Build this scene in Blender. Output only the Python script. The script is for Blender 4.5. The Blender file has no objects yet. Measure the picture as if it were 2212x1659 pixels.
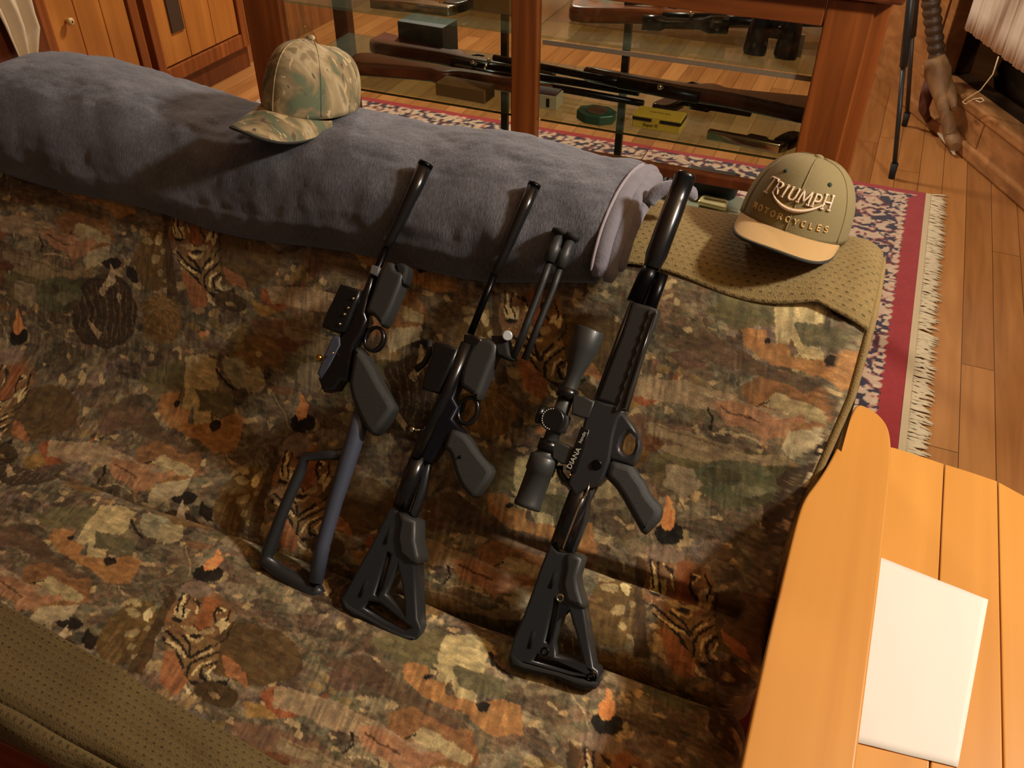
import bpy, bmesh, math, random, json
import numpy as np
from mathutils import Vector, Matrix, noise
random.seed(7); np.random.seed(7)
R = math.radians
sc = bpy.context.scene
C = sc.collection
# ------------------------------------------------------------------ camera
FOC = 1900.0; PITCH = R(38.85); ROLL = R(0.4); YAW = R(22.4); EYE = Vector((0, 0, 1.45))
cy_, sy_, cp_, sp_ = math.cos(YAW), math.sin(YAW), math.cos(PITCH), math.sin(PITCH)
FW = Vector((-sy_*cp_, cy_*cp_, -sp_)); RT0 = Vector((cy_, sy_, 0)); UP0 = RT0.cross(FW)
RT = math.cos(ROLL)*RT0 + math.sin(ROLL)*UP0; UP = -math.sin(ROLL)*RT0 + math.cos(ROLL)*UP0
cd = bpy.data.cameras.new('camera'); cam = bpy.data.objects.new('camera', cd); C.objects.link(cam)
cd.sensor_fit = 'HORIZONTAL'; cd.sensor_width = 36; cd.lens = FOC/2212*36; cd.clip_start = .02
cam.matrix_world = Matrix(((RT.x, UP.x, -FW.x, EYE.x), (RT.y, UP.y, -FW.y, EYE.y), (RT.z, UP.z, -FW.z, EYE.z), (0, 0, 0, 1)))
sc.camera = cam
# ------------------------------------------------------------------ light
sc.view_settings.view_transform = 'Standard'; sc.view_settings.look = 'None'
sc.view_settings.gamma = 1; sc.view_settings.use_curve_mapping = False
sc.view_settings.exposure = 0.0
w = bpy.data.worlds.new('world'); sc.world = w; w.use_nodes = True
w.node_tree.nodes['Background'].inputs[0].default_value = (1.0, .88, .74, 1)
w.node_tree.nodes['Background'].inputs[1].default_value = 0.09
def area(name, loc, target, size, power, col, shape='DISK'):
    l = bpy.data.lights.new(name, 'AREA'); l.energy = power; l.color = col; l.size = size; l.shape = shape
    o = bpy.data.objects.new(name, l); C.objects.link(o); o.location = loc
    o.rotation_euler = (Vector(target)-Vector(loc)).to_track_quat('-Z', 'Y').to_euler(); return o
def point(name, loc, rad, power, col):
    l = bpy.data.lights.new(name, 'POINT'); l.energy = power; l.color = col; l.shadow_soft_size = rad
    o = bpy.data.objects.new(name, l); C.objects.link(o); o.location = loc; return o
point('floor_lamp_bulb', (1.07, 1.05, 1.95), .08, 128, (1.0, .93, .84))
area('ceiling_lamp', (-1.6, 3.8, 2.2), (-1.5, 3.3, 0), .35, 60, (1.0, .90, .76))

# ------------------------------------------------------------------ helpers
def ray(x, y): return ((x-1106)/FOC)*RT + ((829.5-y)/FOC)*UP + FW
def at_z(x, y, h): r = ray(x, y); return EYE + r*((h-EYE.z)/r.z)      # a traced point at height h
def at_y(x, y, v): r = ray(x, y); return EYE + r*(v/r.y)              # a traced point on the plane y = v
def at_x(x, y, v): r = ray(x, y); return EYE + r*(v/r.x)
def lin(c):
    return tuple(((v/255)/12.92 if v/255 <= .04045 else ((v/255+.055)/1.055)**2.4) for v in c[:3]) + (1,)
def mat(name, col, rough=.5, metal=0, bump=0, bscale=200, var=0, vscale=20, spec=.5, sheen=0, coat=0):
    m = bpy.data.materials.new(name); m.use_nodes = True; nt = m.node_tree; b = nt.nodes['Principled BSDF']
    b.inputs['Base Color'].default_value = lin(col); b.inputs['Roughness'].default_value = rough
    b.inputs['Metallic'].default_value = metal; b.inputs['Specular IOR Level'].default_value = spec
    b.inputs['Sheen Weight'].default_value = sheen; b.inputs['Coat Weight'].default_value = coat
    tc = nt.nodes.new('ShaderNodeTexCoord')
    n = nt.nodes.new('ShaderNodeTexNoise'); n.inputs['Scale'].default_value = vscale; n.inputs['Detail'].default_value = 5
    nt.links.new(tc.outputs['Object'], n.inputs['Vector'])
    mr = nt.nodes.new('ShaderNodeMapRange'); mr.inputs[3].default_value = 1-var; mr.inputs[4].default_value = 1+var
    nt.links.new(n.outputs['Fac'], mr.inputs[0])
    mx = nt.nodes.new('ShaderNodeVectorMath'); mx.operation = 'SCALE'; mx.inputs[0].default_value = lin(col)[:3]
    nt.links.new(mr.outputs[0], mx.inputs['Scale']); nt.links.new(mx.outputs[0], b.inputs['Base Color'])
    if bump:
        n2 = nt.nodes.new('ShaderNodeTexNoise'); n2.inputs['Scale'].default_value = bscale; n2.inputs['Detail'].default_value = 3
        nt.links.new(tc.outputs['Object'], n2.inputs['Vector'])
        bp = nt.nodes.new('ShaderNodeBump'); bp.inputs['Strength'].default_value = bump; bp.inputs['Distance'].default_value = .002
        nt.links.new(n2.outputs['Fac'], bp.inputs['Height']); nt.links.new(bp.outputs[0], b.inputs['Normal'])
    return m
def ramp(nt, stops, interp='LINEAR'):
    r = nt.nodes.new('ShaderNodeValToRGB'); r.color_ramp.interpolation = interp
    e = r.color_ramp.elements
    while len(e) < len(stops): e.new(.5)
    for q, (p, c) in zip(e, stops): q.position = p; q.color = lin(c)
    return r
def wood(name, c1, c2, axis='Z', scale=1.0, rough=.35, coat=.3, contrast=1.0, space='Object', knots=False):
    m = bpy.data.materials.new(name); m.use_nodes = True; nt = m.node_tree; b = nt.nodes['Principled BSDF']
    tc = nt.nodes.new('ShaderNodeTexCoord'); mp = nt.nodes.new('ShaderNodeMapping')
    s = [38*scale]*3; s['XYZ'.index(axis)] = 1.8*scale; mp.inputs['Scale'].default_value = s
    nt.links.new(tc.outputs[space], mp.inputs[0])
    n = nt.nodes.new('ShaderNodeTexNoise'); n.inputs['Scale'].default_value = 1; n.inputs['Detail'].default_value = 6; n.inputs['Distortion'].default_value = .6
    nt.links.new(mp.outputs[0], n.inputs['Vector'])
    mid = tuple((a+q)/2 for a, q in zip(c1, c2))
    r = ramp(nt, [(.5-.22/contrast, c1), (.5, mid), (.5+.2/contrast, c2)]); nt.links.new(n.outputs['Fac'], r.inputs[0])
    nt.links.new(r.outputs[0], b.inputs['Base Color'])
    b.inputs['Roughness'].default_value = rough; b.inputs['Coat Weight'].default_value = coat; b.inputs['Coat Roughness'].default_value = .25
    bp = nt.nodes.new('ShaderNodeBump'); bp.inputs['Strength'].default_value = .12; bp.inputs['Distance'].default_value = .001
    nt.links.new(n.outputs['Fac'], bp.inputs['Height']); nt.links.new(bp.outputs[0], b.inputs['Normal'])
    return m
def glass(name, tint=(225, 240, 228), refl=.9, haze=0):
    m = bpy.data.materials.new(name); m.use_nodes = True; nt = m.node_tree; nt.nodes.remove(nt.nodes['Principled BSDF'])
    o = nt.nodes['Material Output']; t = nt.nodes.new('ShaderNodeBsdfTransparent'); t.inputs[0].default_value = lin(tint)
    g = nt.nodes.new('ShaderNodeBsdfGlossy'); g.inputs['Roughness'].default_value = .04; g.inputs[0].default_value = (refl, refl, refl, 1)
    lw = nt.nodes.new('ShaderNodeLayerWeight'); lw.inputs[0].default_value = .5; pw = nt.nodes.new('ShaderNodeMath'); pw.operation = 'POWER'; pw.inputs[1].default_value = 5
    f = nt.nodes.new('ShaderNodeMath'); f.operation = 'MULTIPLY_ADD'; f.inputs[1].default_value = .9; f.inputs[2].default_value = .045
    nt.links.new(lw.outputs['Facing'], pw.inputs[0]); nt.links.new(pw.outputs[0], f.inputs[0]); mx = nt.nodes.new('ShaderNodeMixShader')
    nt.links.new(f.outputs[0], mx.inputs[0]); nt.links.new(t.outputs[0], mx.inputs[1]); nt.links.new(g.outputs[0], mx.inputs[2])
    if haze:
        d = nt.nodes.new('ShaderNodeBsdfDiffuse'); d.inputs[0].default_value = lin((170, 178, 160)); m2 = nt.nodes.new('ShaderNodeMixShader'); m2.inputs[0].default_value = haze
        nt.links.new(mx.outputs[0], m2.inputs[1]); nt.links.new(d.outputs[0], m2.inputs[2]); nt.links.new(m2.outputs[0], o.inputs[0])
    else: nt.links.new(mx.outputs[0], o.inputs[0])
    return m
def tag(o, label=None, cat=None, group=None, kind=None):
    if label: o['label'] = label
    if cat: o['category'] = cat
    if group: o['group'] = group
    if kind: o['kind'] = kind
    return o
def thing(name, loc, label, cat, group=None):
    o = bpy.data.objects.new(name, None); C.objects.link(o); o.location = loc; o.empty_display_size = .05
    return tag(o, label, cat, group)
def root_of(p):
    v = Vector((0, 0, 0))
    while p is not None: v += p.location; p = p.parent
    return v
def link(name, me, m, parent=None, smooth=False, origin=None):
    """me holds world coordinates; shift them to the parent's origin (or own origin)"""
    off = root_of(parent) if parent else Vector(origin if origin is not None else (0, 0, 0))
    me.transform(Matrix.Translation(-off))
    o = bpy.data.objects.new(name, me); C.objects.link(o)
    if parent: o.parent = parent
    else: o.location = off
    if m: me.materials.append(m)
    if smooth: me.shade_smooth()
    return o
class MB:
    def __init__(s): s.v = []; s.f = []; s.sm = []
    def add(s, vs, fs, smooth=False):
        n = len(s.v); s.v += [tuple(v) for v in vs]; s.f += [tuple(i+n for i in f) for f in fs]; s.sm += [smooth]*len(fs)
    def box(s, x0, x1, y0, y1, z0, z1, M=None):
        vs = [Vector((x, y, z)) for x in (x0, x1) for y in (y0, y1) for z in (z0, z1)]
        if M: vs = [M @ v for v in vs]
        s.add(vs, [(0, 1, 3, 2), (4, 6, 7, 5), (0, 4, 5, 1), (2, 3, 7, 6), (0, 2, 6, 4), (1, 5, 7, 3)])
    def tube(s, pts, r, seg=12, caps=True, closed=False, flat=1.0, up=None):
        pts = [Vector(p) for p in pts]; n = len(pts); rs = r if isinstance(r, (list, tuple)) else [r]*n
        vs = []; prev = None
        for i, p in enumerate(pts):
            if closed: t = pts[(i+1) % n]-pts[i-1]
            else: t = pts[min(i+1, n-1)]-pts[max(i-1, 0)]
            if t.length < 1e-9: t = Vector((0, 0, 1))
            t.normalize()
            if prev is None:
                a = Vector(up) if up else (Vector((0, 0, 1)) if abs(t.z) < .9 else Vector((1, 0, 0)))
                a = (a-t*a.dot(t)).normalized()
            else: a = (prev-t*prev.dot(t)).normalized()
            prev = a; b = t.cross(a)
            for k in range(seg):
                th = 2*math.pi*k/seg; vs.append(p+a*math.cos(th)*rs[i]*flat+b*math.sin(th)*rs[i])
        fs = []
        for i in range(n if closed else n-1):
            j = (i+1) % n
            for k in range(seg): fs.append((i*seg+k, i*seg+(k+1) % seg, j*seg+(k+1) % seg, j*seg+k))
        s.add(vs, fs, True)
        if caps and not closed:
            n0 = len(s.v)-len(vs); s.f += [tuple(n0+k for k in reversed(range(seg))), tuple(n0+(n-1)*seg+k for k in range(seg))]; s.sm += [False, False]
    def sphere(s, c, r, seg=16, rings=10, M=None):
        c = Vector(c); rr = r if isinstance(r, (list, tuple)) else (r, r, r); vs = []
        for i in range(rings+1):
            ph = math.pi*i/rings
            for k in range(seg):
                th = 2*math.pi*k/seg; v = Vector((rr[0]*math.sin(ph)*math.cos(th), rr[1]*math.sin(ph)*math.sin(th), rr[2]*math.cos(ph)))
                vs.append(c+((M @ v) if M else v))
        s.add(vs, [(i*seg+k, (i+1)*seg+k, (i+1)*seg+(k+1) % seg, i*seg+(k+1) % seg) for i in range(rings) for k in range(seg)], True)
    def prism(s, poly, z0, z1):
        n = len(poly); s.add([(p[0], p[1], z0) for p in poly]+[(p[0], p[1], z1) for p in poly],
            [tuple(range(n-1, -1, -1)), tuple(range(n, 2*n))]+[(i, (i+1) % n, n+(i+1) % n, n+i) for i in range(n)])
    def mesh(s, name):
        me = bpy.data.meshes.new(name); me.from_pydata(s.v, [], s.f); me.polygons.foreach_set('use_smooth', s.sm); me.update(); return me
    def build(s, name, m, parent=None, origin=None, bevel=0, bseg=2):
        o = link(name, s.mesh(name), m, parent, origin=origin)
        if bevel:
            b = o.modifiers.new('bevel', 'BEVEL'); b.width = bevel; b.segments = bseg; b.limit_method = 'ANGLE'; b.angle_limit = R(35)
        return o
def grid_mesh(name, P, closed_v=False):
    """P: array rows x cols x 3"""
    a, b = P.shape[:2]; me = bpy.data.meshes.new(name)
    i = np.arange(a-1)[:, None]; j = np.arange(b if closed_v else b-1)[None, :]; jn = (j+1) % b
    f = np.stack([i*b+j, (i+1)*b+j, (i+1)*b+jn, i*b+jn], -1).reshape(-1, 4)
    me.vertices.add(a*b); me.vertices.foreach_set('co', P.reshape(-1).astype(np.float32))
    me.loops.add(f.size); me.loops.foreach_set('vertex_index', f.reshape(-1).astype(np.int32))
    me.polygons.add(len(f)); me.polygons.foreach_set('loop_start', (np.arange(len(f))*4).astype(np.int32)); me.polygons.foreach_set('loop_total', np.full(len(f), 4, np.int32))
    me.update(); me.validate(); me.shade_smooth(); return me
def vnoise(x, y, s, seed=0):
    """smooth value noise in -1..1 (numpy)"""
    x = x/s+seed*17.3; y = y/s+seed*9.1; xi = np.floor(x).astype(np.int64); yi = np.floor(y).astype(np.int64); fx = x-xi; fy = y-yi
    fx = fx*fx*(3-2*fx); fy = fy*fy*(3-2*fy)
    def h(a, b):
        v = (a*73856093 ^ b*19349663 ^ (seed+11)*83492791) & 0x7fffffff; v = (v*1103515245+12345) & 0x7fffffff; v = (v ^ (v >> 13))*1274126177 & 0x7fffffff
        return (v % 10007)/5003.5-1
    return (h(xi, yi)*(1-fx)+h(xi+1, yi)*fx)*(1-fy)+(h(xi, yi+1)*(1-fx)+h(xi+1, yi+1)*fx)*fy
def hash01(a, b, seed):
    v = (a*73856093 ^ b*19349663 ^ (seed+3)*83492791) & 0x7fffffff; v = (v*1103515245+12345) & 0x7fffffff; v = (v ^ (v >> 13))*1274126177 & 0x7fffffff
    return (v % 10007)/10007.0
def voro(x, y, s, seed):
    """nearest jittered cell: returns cell hash and distance"""
    x = x/s; y = y/s; xi = np.floor(x).astype(np.int64); yi = np.floor(y).astype(np.int64); best = np.full(x.shape, 9.0); hid = np.zeros(x.shape)
    for dx in (-1, 0, 1):
        for dy in (-1, 0, 1):
            a = xi+dx; b = yi+dy; d = (a+hash01(a, b, seed)-x)**2+(b+hash01(a, b, seed+1)-y)**2; m = d < best
            best = np.where(m, d, best); hid = np.where(m, hash01(a, b, seed+2), hid)
    return hid, np.sqrt(best)
def flat_shape(name, polys, frame, width, m, parent, bevel=.0015, off=0.0, res=2):
    """polys: outline then holes, 2-D in the frame (o,u,v,n); extruded to the given width about the frame's plane"""
    cu = bpy.data.curves.new(name, 'CURVE'); cu.dimensions = '2D'; cu.fill_mode = 'BOTH'
    cu.extrude = max(width/2-bevel, .0002); cu.bevel_depth = bevel; cu.bevel_resolution = res; cu.offset = -bevel
    for poly in polys:
        sp = cu.splines.new('POLY'); sp.points.add(len(poly)-1); sp.use_cyclic_u = True
        for q, p in zip(sp.points, poly): q.co = (p[0], p[1], 0, 1)
    t = bpy.data.objects.new('t', cu); C.objects.link(t); dg = bpy.context.evaluated_depsgraph_get(); dg.update()
    me = bpy.data.meshes.new_from_object(t.evaluated_get(dg)); bpy.data.objects.remove(t); bpy.data.curves.remove(cu)
    me.name = name; me.materials.clear()
    o, u, v, n = frame
    me.transform(Matrix(((u.x, v.x, n.x, o.x+n.x*off), (u.y, v.y, n.y, o.y+n.y*off), (u.z, v.z, n.z, o.z+n.z*off), (0, 0, 0, 1))))
    return link(name, me, m, parent)
def chaikin(poly, n=1, k=.2):
    for _ in range(n):
        out = []
        for i in range(len(poly)):
            a = Vector(poly[i]); b = Vector(poly[(i+1) % len(poly)]); out += [tuple(a.lerp(b, k)), tuple(a.lerp(b, 1-k))]
        poly = out
    return poly
def revolve(mb, a, b, prof, seg=24):
    """prof: list of (t along a->b in 0..1, radius)"""
    a = Vector(a); b = Vector(b); mb.tube([a.lerp(b, t) for t, r in prof], [r for t, r in prof], seg)
# ------------------------------------------------------------------ materials
oak = wood('oak_honey', (104, 52, 18), (160, 88, 36), 'Z', .8)
oak_x = wood('oak_honey_rail', (104, 52, 18), (164, 90, 38), 'X', .8)
oak_dk = wood('oak_dark', (78, 36, 14), (112, 56, 24), 'Z', .8)
pine = wood('pine_chair', (194, 132, 56), (212, 150, 68), 'Y', .45, rough=.42, coat=.25)
pine_wall = wood('pine_wall', (150, 92, 40), (196, 128, 62), 'Z', .5, rough=.45, coat=.2)
pine_door = wood('pine_door', (160, 98, 38), (190, 122, 52), 'Z', .5, rough=.4, coat=.3)
walnut = wood('walnut_stock', (70, 30, 14), (122, 58, 26), 'X', 1.2, rough=.3, coat=.6)
redwood_stock = wood('redwood_stock', (48, 20, 14), (84, 36, 26), 'X', 1.2, rough=.25, coat=.8)
amber_stock = wood('amber_stock', (120, 62, 24), (168, 92, 40), 'X', 1.2, rough=.3, coat=.6)
gunmetal = mat('blued_steel', (30, 30, 32), .3, .9)
steel = mat('polished_steel', (205, 195, 170), .18, 1.0)
brass = mat('brass', (212, 160, 70), .25, 1.0)
poly_black = mat('black_polymer', (34, 34, 32), .5, bump=.15, bscale=900)
poly_grey = mat('grey_black_polymer', (50, 51, 49), .45, bump=.12, bscale=900)
gloss_black = mat('gloss_black', (18, 18, 19), .22, spec=.6)
rubber = mat('black_rubber', (24, 23, 21), .75)
shelf_glass = glass('shelf_glass', (226, 238, 230), haze=.09); pane_glass = glass('pane_glass', (246, 248, 244))
clear_glass = glass('clear_glass', (238, 242, 240))
card_yellow = mat('yellow_card', (206, 168, 56), .5); card_black = mat('black_print', (26, 24, 20), .5)
card_cream = mat('cream_card', (190, 170, 128), .6); card_tan = mat('tan_card', (128, 92, 48), .7)

# ------------------------------------------------------------------ floor
def floor_material():
    m = bpy.data.materials.new('floor_boards'); m.use_nodes = True; nt = m.node_tree; b = nt.nodes['Principled BSDF']; L = nt.links
    g = nt.nodes.new('ShaderNodeNewGeometry'); sx = nt.nodes.new('ShaderNodeSeparateXYZ'); L.new(g.outputs['Position'], sx.inputs[0])
    def M(op, a, bb=None):
        n = nt.nodes.new('ShaderNodeMath'); n.operation = op
        for i, q in enumerate((a, bb)):
            if q is None: continue
            if isinstance(q, (int, float)): n.inputs[i].default_value = q
            else: L.new(q, n.inputs[i])
        return n.outputs[0]
    u = M('DIVIDE', M('ADD', sx.outputs[0], .012), .083); idx = M('FLOOR', u); fr = M('FRACT', u)
    wn = nt.nodes.new('ShaderNodeTexWhiteNoise'); wn.noise_dimensions = '1D'; L.new(idx, wn.inputs['W'])
    v = M('ADD', M('DIVIDE', sx.outputs[1], 1.9), M('MULTIPLY', wn.outputs['Value'], 7.0)); vi = M('FLOOR', v); vf = M('FRACT', v)
    wn2 = nt.nodes.new('ShaderNodeTexWhiteNoise'); wn2.noise_dimensions = '2D'; cb = nt.nodes.new('ShaderNodeCombineXYZ'); L.new(idx, cb.inputs[0]); L.new(vi, cb.inputs[1]); L.new(cb.outputs[0], wn2.inputs['Vector'])
    gap = M('MAXIMUM', M('LESS_THAN', fr, .022), M('LESS_THAN', vf, .0012))
    mp = nt.nodes.new('ShaderNodeMapping'); mp.inputs['Scale'].default_value = (30, 2.2, 1); L.new(g.outputs['Position'], mp.inputs[0])
    ad = nt.nodes.new('ShaderNodeVectorMath'); ad.operation = 'ADD'; L.new(mp.outputs[0], ad.inputs[0]); L.new(wn2.outputs['Color'], ad.inputs[1])
    n = nt.nodes.new('ShaderNodeTexNoise'); n.inputs['Scale'].default_value = 1; n.inputs['Detail'].default_value = 6; n.inputs['Distortion'].default_value = .8; L.new(ad.outputs[0], n.inputs['Vector'])
    f = M('ADD', M('MULTIPLY', n.outputs['Fac'], .55), M('MULTIPLY', wn2.outputs['Value'], .4))
    r = ramp(nt, [(.2, (130, 82, 40)), (.5, (164, 110, 58)), (.8, (188, 132, 76))]); L.new(f, r.inputs[0])
    mx = nt.nodes.new('ShaderNodeMix'); mx.data_type = 'RGBA'; L.new(gap, mx.inputs[0]); L.new(r.outputs[0], mx.inputs[6]); mx.inputs[7].default_value = lin((66, 34, 12))
    L.new(mx.outputs[2], b.inputs['Base Color']); b.inputs['Roughness'].default_value = .32; b.inputs['Coat Weight'].default_value = .2
    bp = nt.nodes.new('ShaderNodeBump'); bp.inputs['Strength'].default_value = .3; bp.inputs['Distance'].default_value = .002; bp.invert = True
    L.new(gap, bp.inputs['Height']); L.new(bp.outputs[0], b.inputs['Normal']); return m
def struct(name, mb, m, bevel=0): return tag(mb.build(name, m, bevel=bevel), kind='structure')
b = MB(); b.box(-3.3, 2.6, -1.6, 4.9, -.05, 0); struct('floor', b, floor_material())
# walls
wall_wood = wood('panelled_wall', (120, 70, 32), (158, 98, 50), 'Z', .5, rough=.5, coat=.1)
log_wood = wood('log_sill_wood', (132, 88, 46), (178, 124, 72), 'Y', .6, rough=.45, coat=.2)
b = MB(); b.box(-3.35, .35, 4.62, 4.72, 0, 2.5); struct('wall_back', b, wall_wood)
b = MB(); b.box(-2.88, -2.78, -1.6, 4.62, 0, 2.5); struct('wall_left', b, wall_wood)
b = MB(); b.box(-3.3, 2.6, -1.6, 4.9, 2.5, 2.56); struct('ceiling', b, mat('ceiling_boards', (176, 140, 96), .7, var=.1, vscale=3))
# angled window wall on the right, from the corner (.21,4.05) towards the camera
P0 = Vector((.242, 3.995, 0)); DW = Vector((.471, -.882, 0)).normalized(); NW = Vector((.882, .471, 0)).normalized()   # NW points outdoors
def wbox(mb, t0, t1, n0, n1, z0, z1):
    M = Matrix(((DW.x, NW.x, 0, P0.x), (DW.y, NW.y, 0, P0.y), (0, 0, 1, 0), (0, 0, 0, 1))); mb.box(t0, t1, n0, n1, z0, z1, M)
b = MB(); wbox(b, -.75, -.10, .0, .1, 0, 2.5); wbox(b, -.10, 3.3, -.025, .1, 0, .15); wbox(b, -.1, 3.3, .0, .1, 2.1, 2.5); struct('wall_right', b, log_wood)
b = MB(); wbox(b, -.16, 3.3, -.045, .0, 0, .055); struct('baseboard_right', b, log_wood, .01)
b = MB(); wbox(b, -.12, 3.3, -.03, .10, .15, .19); struct('trim_1', b, log_wood, .008)
b = MB()
for t in (-.12, -.055, .8): wbox(b, t, t+.05, -.02, .07, .19, 2.1)
win = tag(b.build('window_1', log_wood, bevel=.006), kind='structure')
b = MB(); wbox(b, 0, 3.3, .055, .062, .19, 2.1); b.build('pane', glass('night_pane', (20, 22, 26)), win)
b = MB(); wbox(b, -1, 4, .5, .52, -.3, 2.6); tag(b.build('trim_2', mat('night_outside', (12, 13, 16), .9)), kind='structure')
b = MB(); wbox(b, .36, .42, -.032, -.0255, .0555, .149); struct('trim_3', b, log_wood, .002)

# ------------------------------------------------------------------ cupboards along the left wall (faces at x=-2.75)
def cupboard(y0, y1, label, knob=None, vent=None, grp=None):
    r = thing('wall_cupboard', (-2.77, (y0+y1)/2, 0), label, 'cupboard', grp)
    b = MB(); b.box(-2.775, -2.735, y0, y0+.045, .1, 2.1); b.box(-2.775, -2.735, y1-.045, y1, .1, 2.1); b.box(-2.775, -2.736, y0+.0455, y1-.0455, .1, .16); b.build('face_frame', oak, r, bevel=.004)
    b = MB(); b.box(-2.775, -2.755, y0, y1, 0, .1); b.build('plinth', oak_dk, r)
    b = MB(); n = 3; ww = (y1-y0-.1)/n
    for i in range(n): b.box(-2.77, -2.745, y0+.05+i*ww, y0+.05+(i+1)*ww-.0025, .165, 2.05)
    d = b.build('door', pine_door, r, bevel=.003)
    if knob:
        k = MB(); c = Vector((-2.745, knob[0], knob[1])); revolve(k, c, c+Vector((.03, 0, 0)), [(0, .006), (.4, .006), (.5, .013), (.85, .014), (1, .008)], 16); k.build('knob', mat('cream_knob', (220, 190, 130), .3), d)
        k = MB(); revolve(k, c+Vector((.0295, 0, 0)), c+Vector((.032, 0, 0)), [(0, .003), (1, .003)], 8); k.build('screw', gunmetal, d)
    if vent:
        k = MB(); y, z, dy, dz = vent; k.box(-2.746, -2.738, y, y+dy, z, z+dz); k.build('vent_plate', mat('dark_vent', (62, 44, 26), .6, bump=.6, bscale=400), d)
    return r
cupboard(2.30, 2.765, 'pine plank cupboard with a round cream knob, next to the hanging cloth', knob=(2.418, .472), grp='cupboards along the left wall')
cupboard(2.80, 3.40, 'pine plank cupboard with a dark square vent plate, nearest the glass display case', vent=(2.925, .285, .075, .17), grp='cupboards along the left wall')
b = MB(); b.box(-2.775, -2.70, 1.0, 2.28, .0, 2.1)
tag(b.build('tall_panel', oak_dk, bevel=.005), 'dark brown wooden panel behind the pale hanging cloth at far left', 'panel')

# ------------------------------------------------------------------ rug with fringe (under sofa and display case)
def rug_material():
    m = bpy.data.materials.new('persian_rug'); m.use_nodes = True; nt = m.node_tree; b = nt.nodes['Principled BSDF']; L = nt.links
    at = nt.nodes.new('ShaderNodeVertexColor'); at.layer_name = 'col'
    L.new(at.outputs[0], b.inputs['Base Color']); b.inputs['Roughness'].default_value = .95; b.inputs['Sheen Weight'].default_value = .2
    n = nt.nodes.new('ShaderNodeTexNoise'); n.inputs['Scale'].default_value = 500; g = nt.nodes.new('ShaderNodeNewGeometry'); L.new(g.outputs['Position'], n.inputs['Vector'])
    bp = nt.nodes.new('ShaderNodeBump'); bp.inputs['Strength'].default_value = .5; bp.inputs['Distance'].default_value = .002; L.new(n.outputs['Fac'], bp.inputs['Height']); L.new(bp.outputs[0], b.inputs['Normal'])
    return m
def set_col(me, rgb, name='col'):
    ca = me.color_attributes.new(name, 'FLOAT_COLOR', 'POINT'); c = rgb/255.0
    l = np.where(c <= .04045, c/12.92, ((c+.055)/1.055)**2.4); buf = np.ones((len(me.vertices), 4), np.float32); buf[:, :3] = l.reshape(-1, 3); ca.data.foreach_set('color', buf.reshape(-1))
def make_rug():
    r = thing('persian_rug', (-1.1, 2.0, 0), 'red and navy floral rug on the floor between sofa and display case', 'rug')
    def patch(x0, x1, y0, y1, s):
        xs = np.arange(x0, x1+s, s); ys = np.arange(y0, y1+s, s); X, Y = np.meshgrid(xs, ys, indexing='ij'); P = np.stack([X, Y, .012+.0008*vnoise(X, Y, .05, 3)], -1)
        ex = .268-X; ey = 3.238-Y; e = np.minimum(ex, ey); wob = .004*vnoise(X, Y, .02, 5)
        ph = np.where(ex < ey, Y, X)
        scal = .009*np.abs(np.sin(ph*math.pi/.034))
        red = np.array([148., 34, 38]); navy = np.array([40., 34, 54]); cream = np.array([198., 170, 142]); rose = np.array([164., 104, 92]); maroon = np.array([104., 36, 38])
        col = np.zeros(X.shape+(3,))+red
        inner = (e+wob*.5) > (.062-scal+.004)*np.where(ey < ex, .45, 1)
        h, d = voro(X+.01*vnoise(X, Y, .03, 1), Y+.01*vnoise(X, Y, .03, 2), .021, 4)
        h2, d2 = voro(X, Y, .085, 14)
        ring = np.abs(np.sin(d2*7+vnoise(X, Y, .02, 8)*.9))
        ic = np.where((h < .30)[..., None], navy, np.where((h < .52)[..., None], rose, np.where((h < .74)[..., None], cream, maroon)))
        ic = np.where(((ring > .75) & (h > .2))[..., None], cream*.95, ic); ic = np.where(((ring < .28))[..., None], navy, ic)
        band = (e > .062) & (e < .078); ic = np.where((band & (np.sin(ph*math.pi/.017) > .1))[..., None], cream, ic)
        col = np.where(inner[..., None], ic, col)
        col = col*(1+.05*vnoise(X, Y, .007, 9)[..., None])
        me = grid_mesh('pile', P); set_col(me, col); return me
    m = rug_material()
    me1 = patch(-.75, .268, 1.30, 3.238, .0045)
    link('pile', me1, m, r)
    me2 = patch(-2.45, -.7545, 2.3, 3.238, .008); link('far_pile', me2, m, r)
    b = MB(); b.box(-2.45, .268, -.6, 3.238, .001, .0105); b.build('backing', mat('rug_backing', (120, 34, 36), .9), r)
    b = MB(); b.box(.266, .283, 1.30, 3.236, .001, .014); b.build('selvedge', mat('selvedge_cream', (196, 176, 140), .9, bump=.4, bscale=700), r)
    f = MB(); rnd = random.Random(3); y = 1.32
    while y < 3.235:
        L = rnd.uniform(.04, .064); dy = rnd.gauss(0, .010); wv = rnd.uniform(-.006, .006); r0 = rnd.uniform(.0028, .0048)
        pts = [(.28, y, .010), (.28+L*.35, y+dy*.3+wv, .009), (.28+L*.7, y+dy*.7-wv*.4, .007), (.28+L, y+dy, .0045)]
        f.tube(pts, [r0*.8, r0*1.0, r0*1.15, r0*.45], 5, flat=.7)
        y += rnd.uniform(.0035, .0075)
    tag(f.build('fringe', mat('fringe_cotton', (206, 190, 156), .9, var=.12, vscale=60), r), 'cream cotton fringe', kind='stuff')
make_rug()

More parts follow.
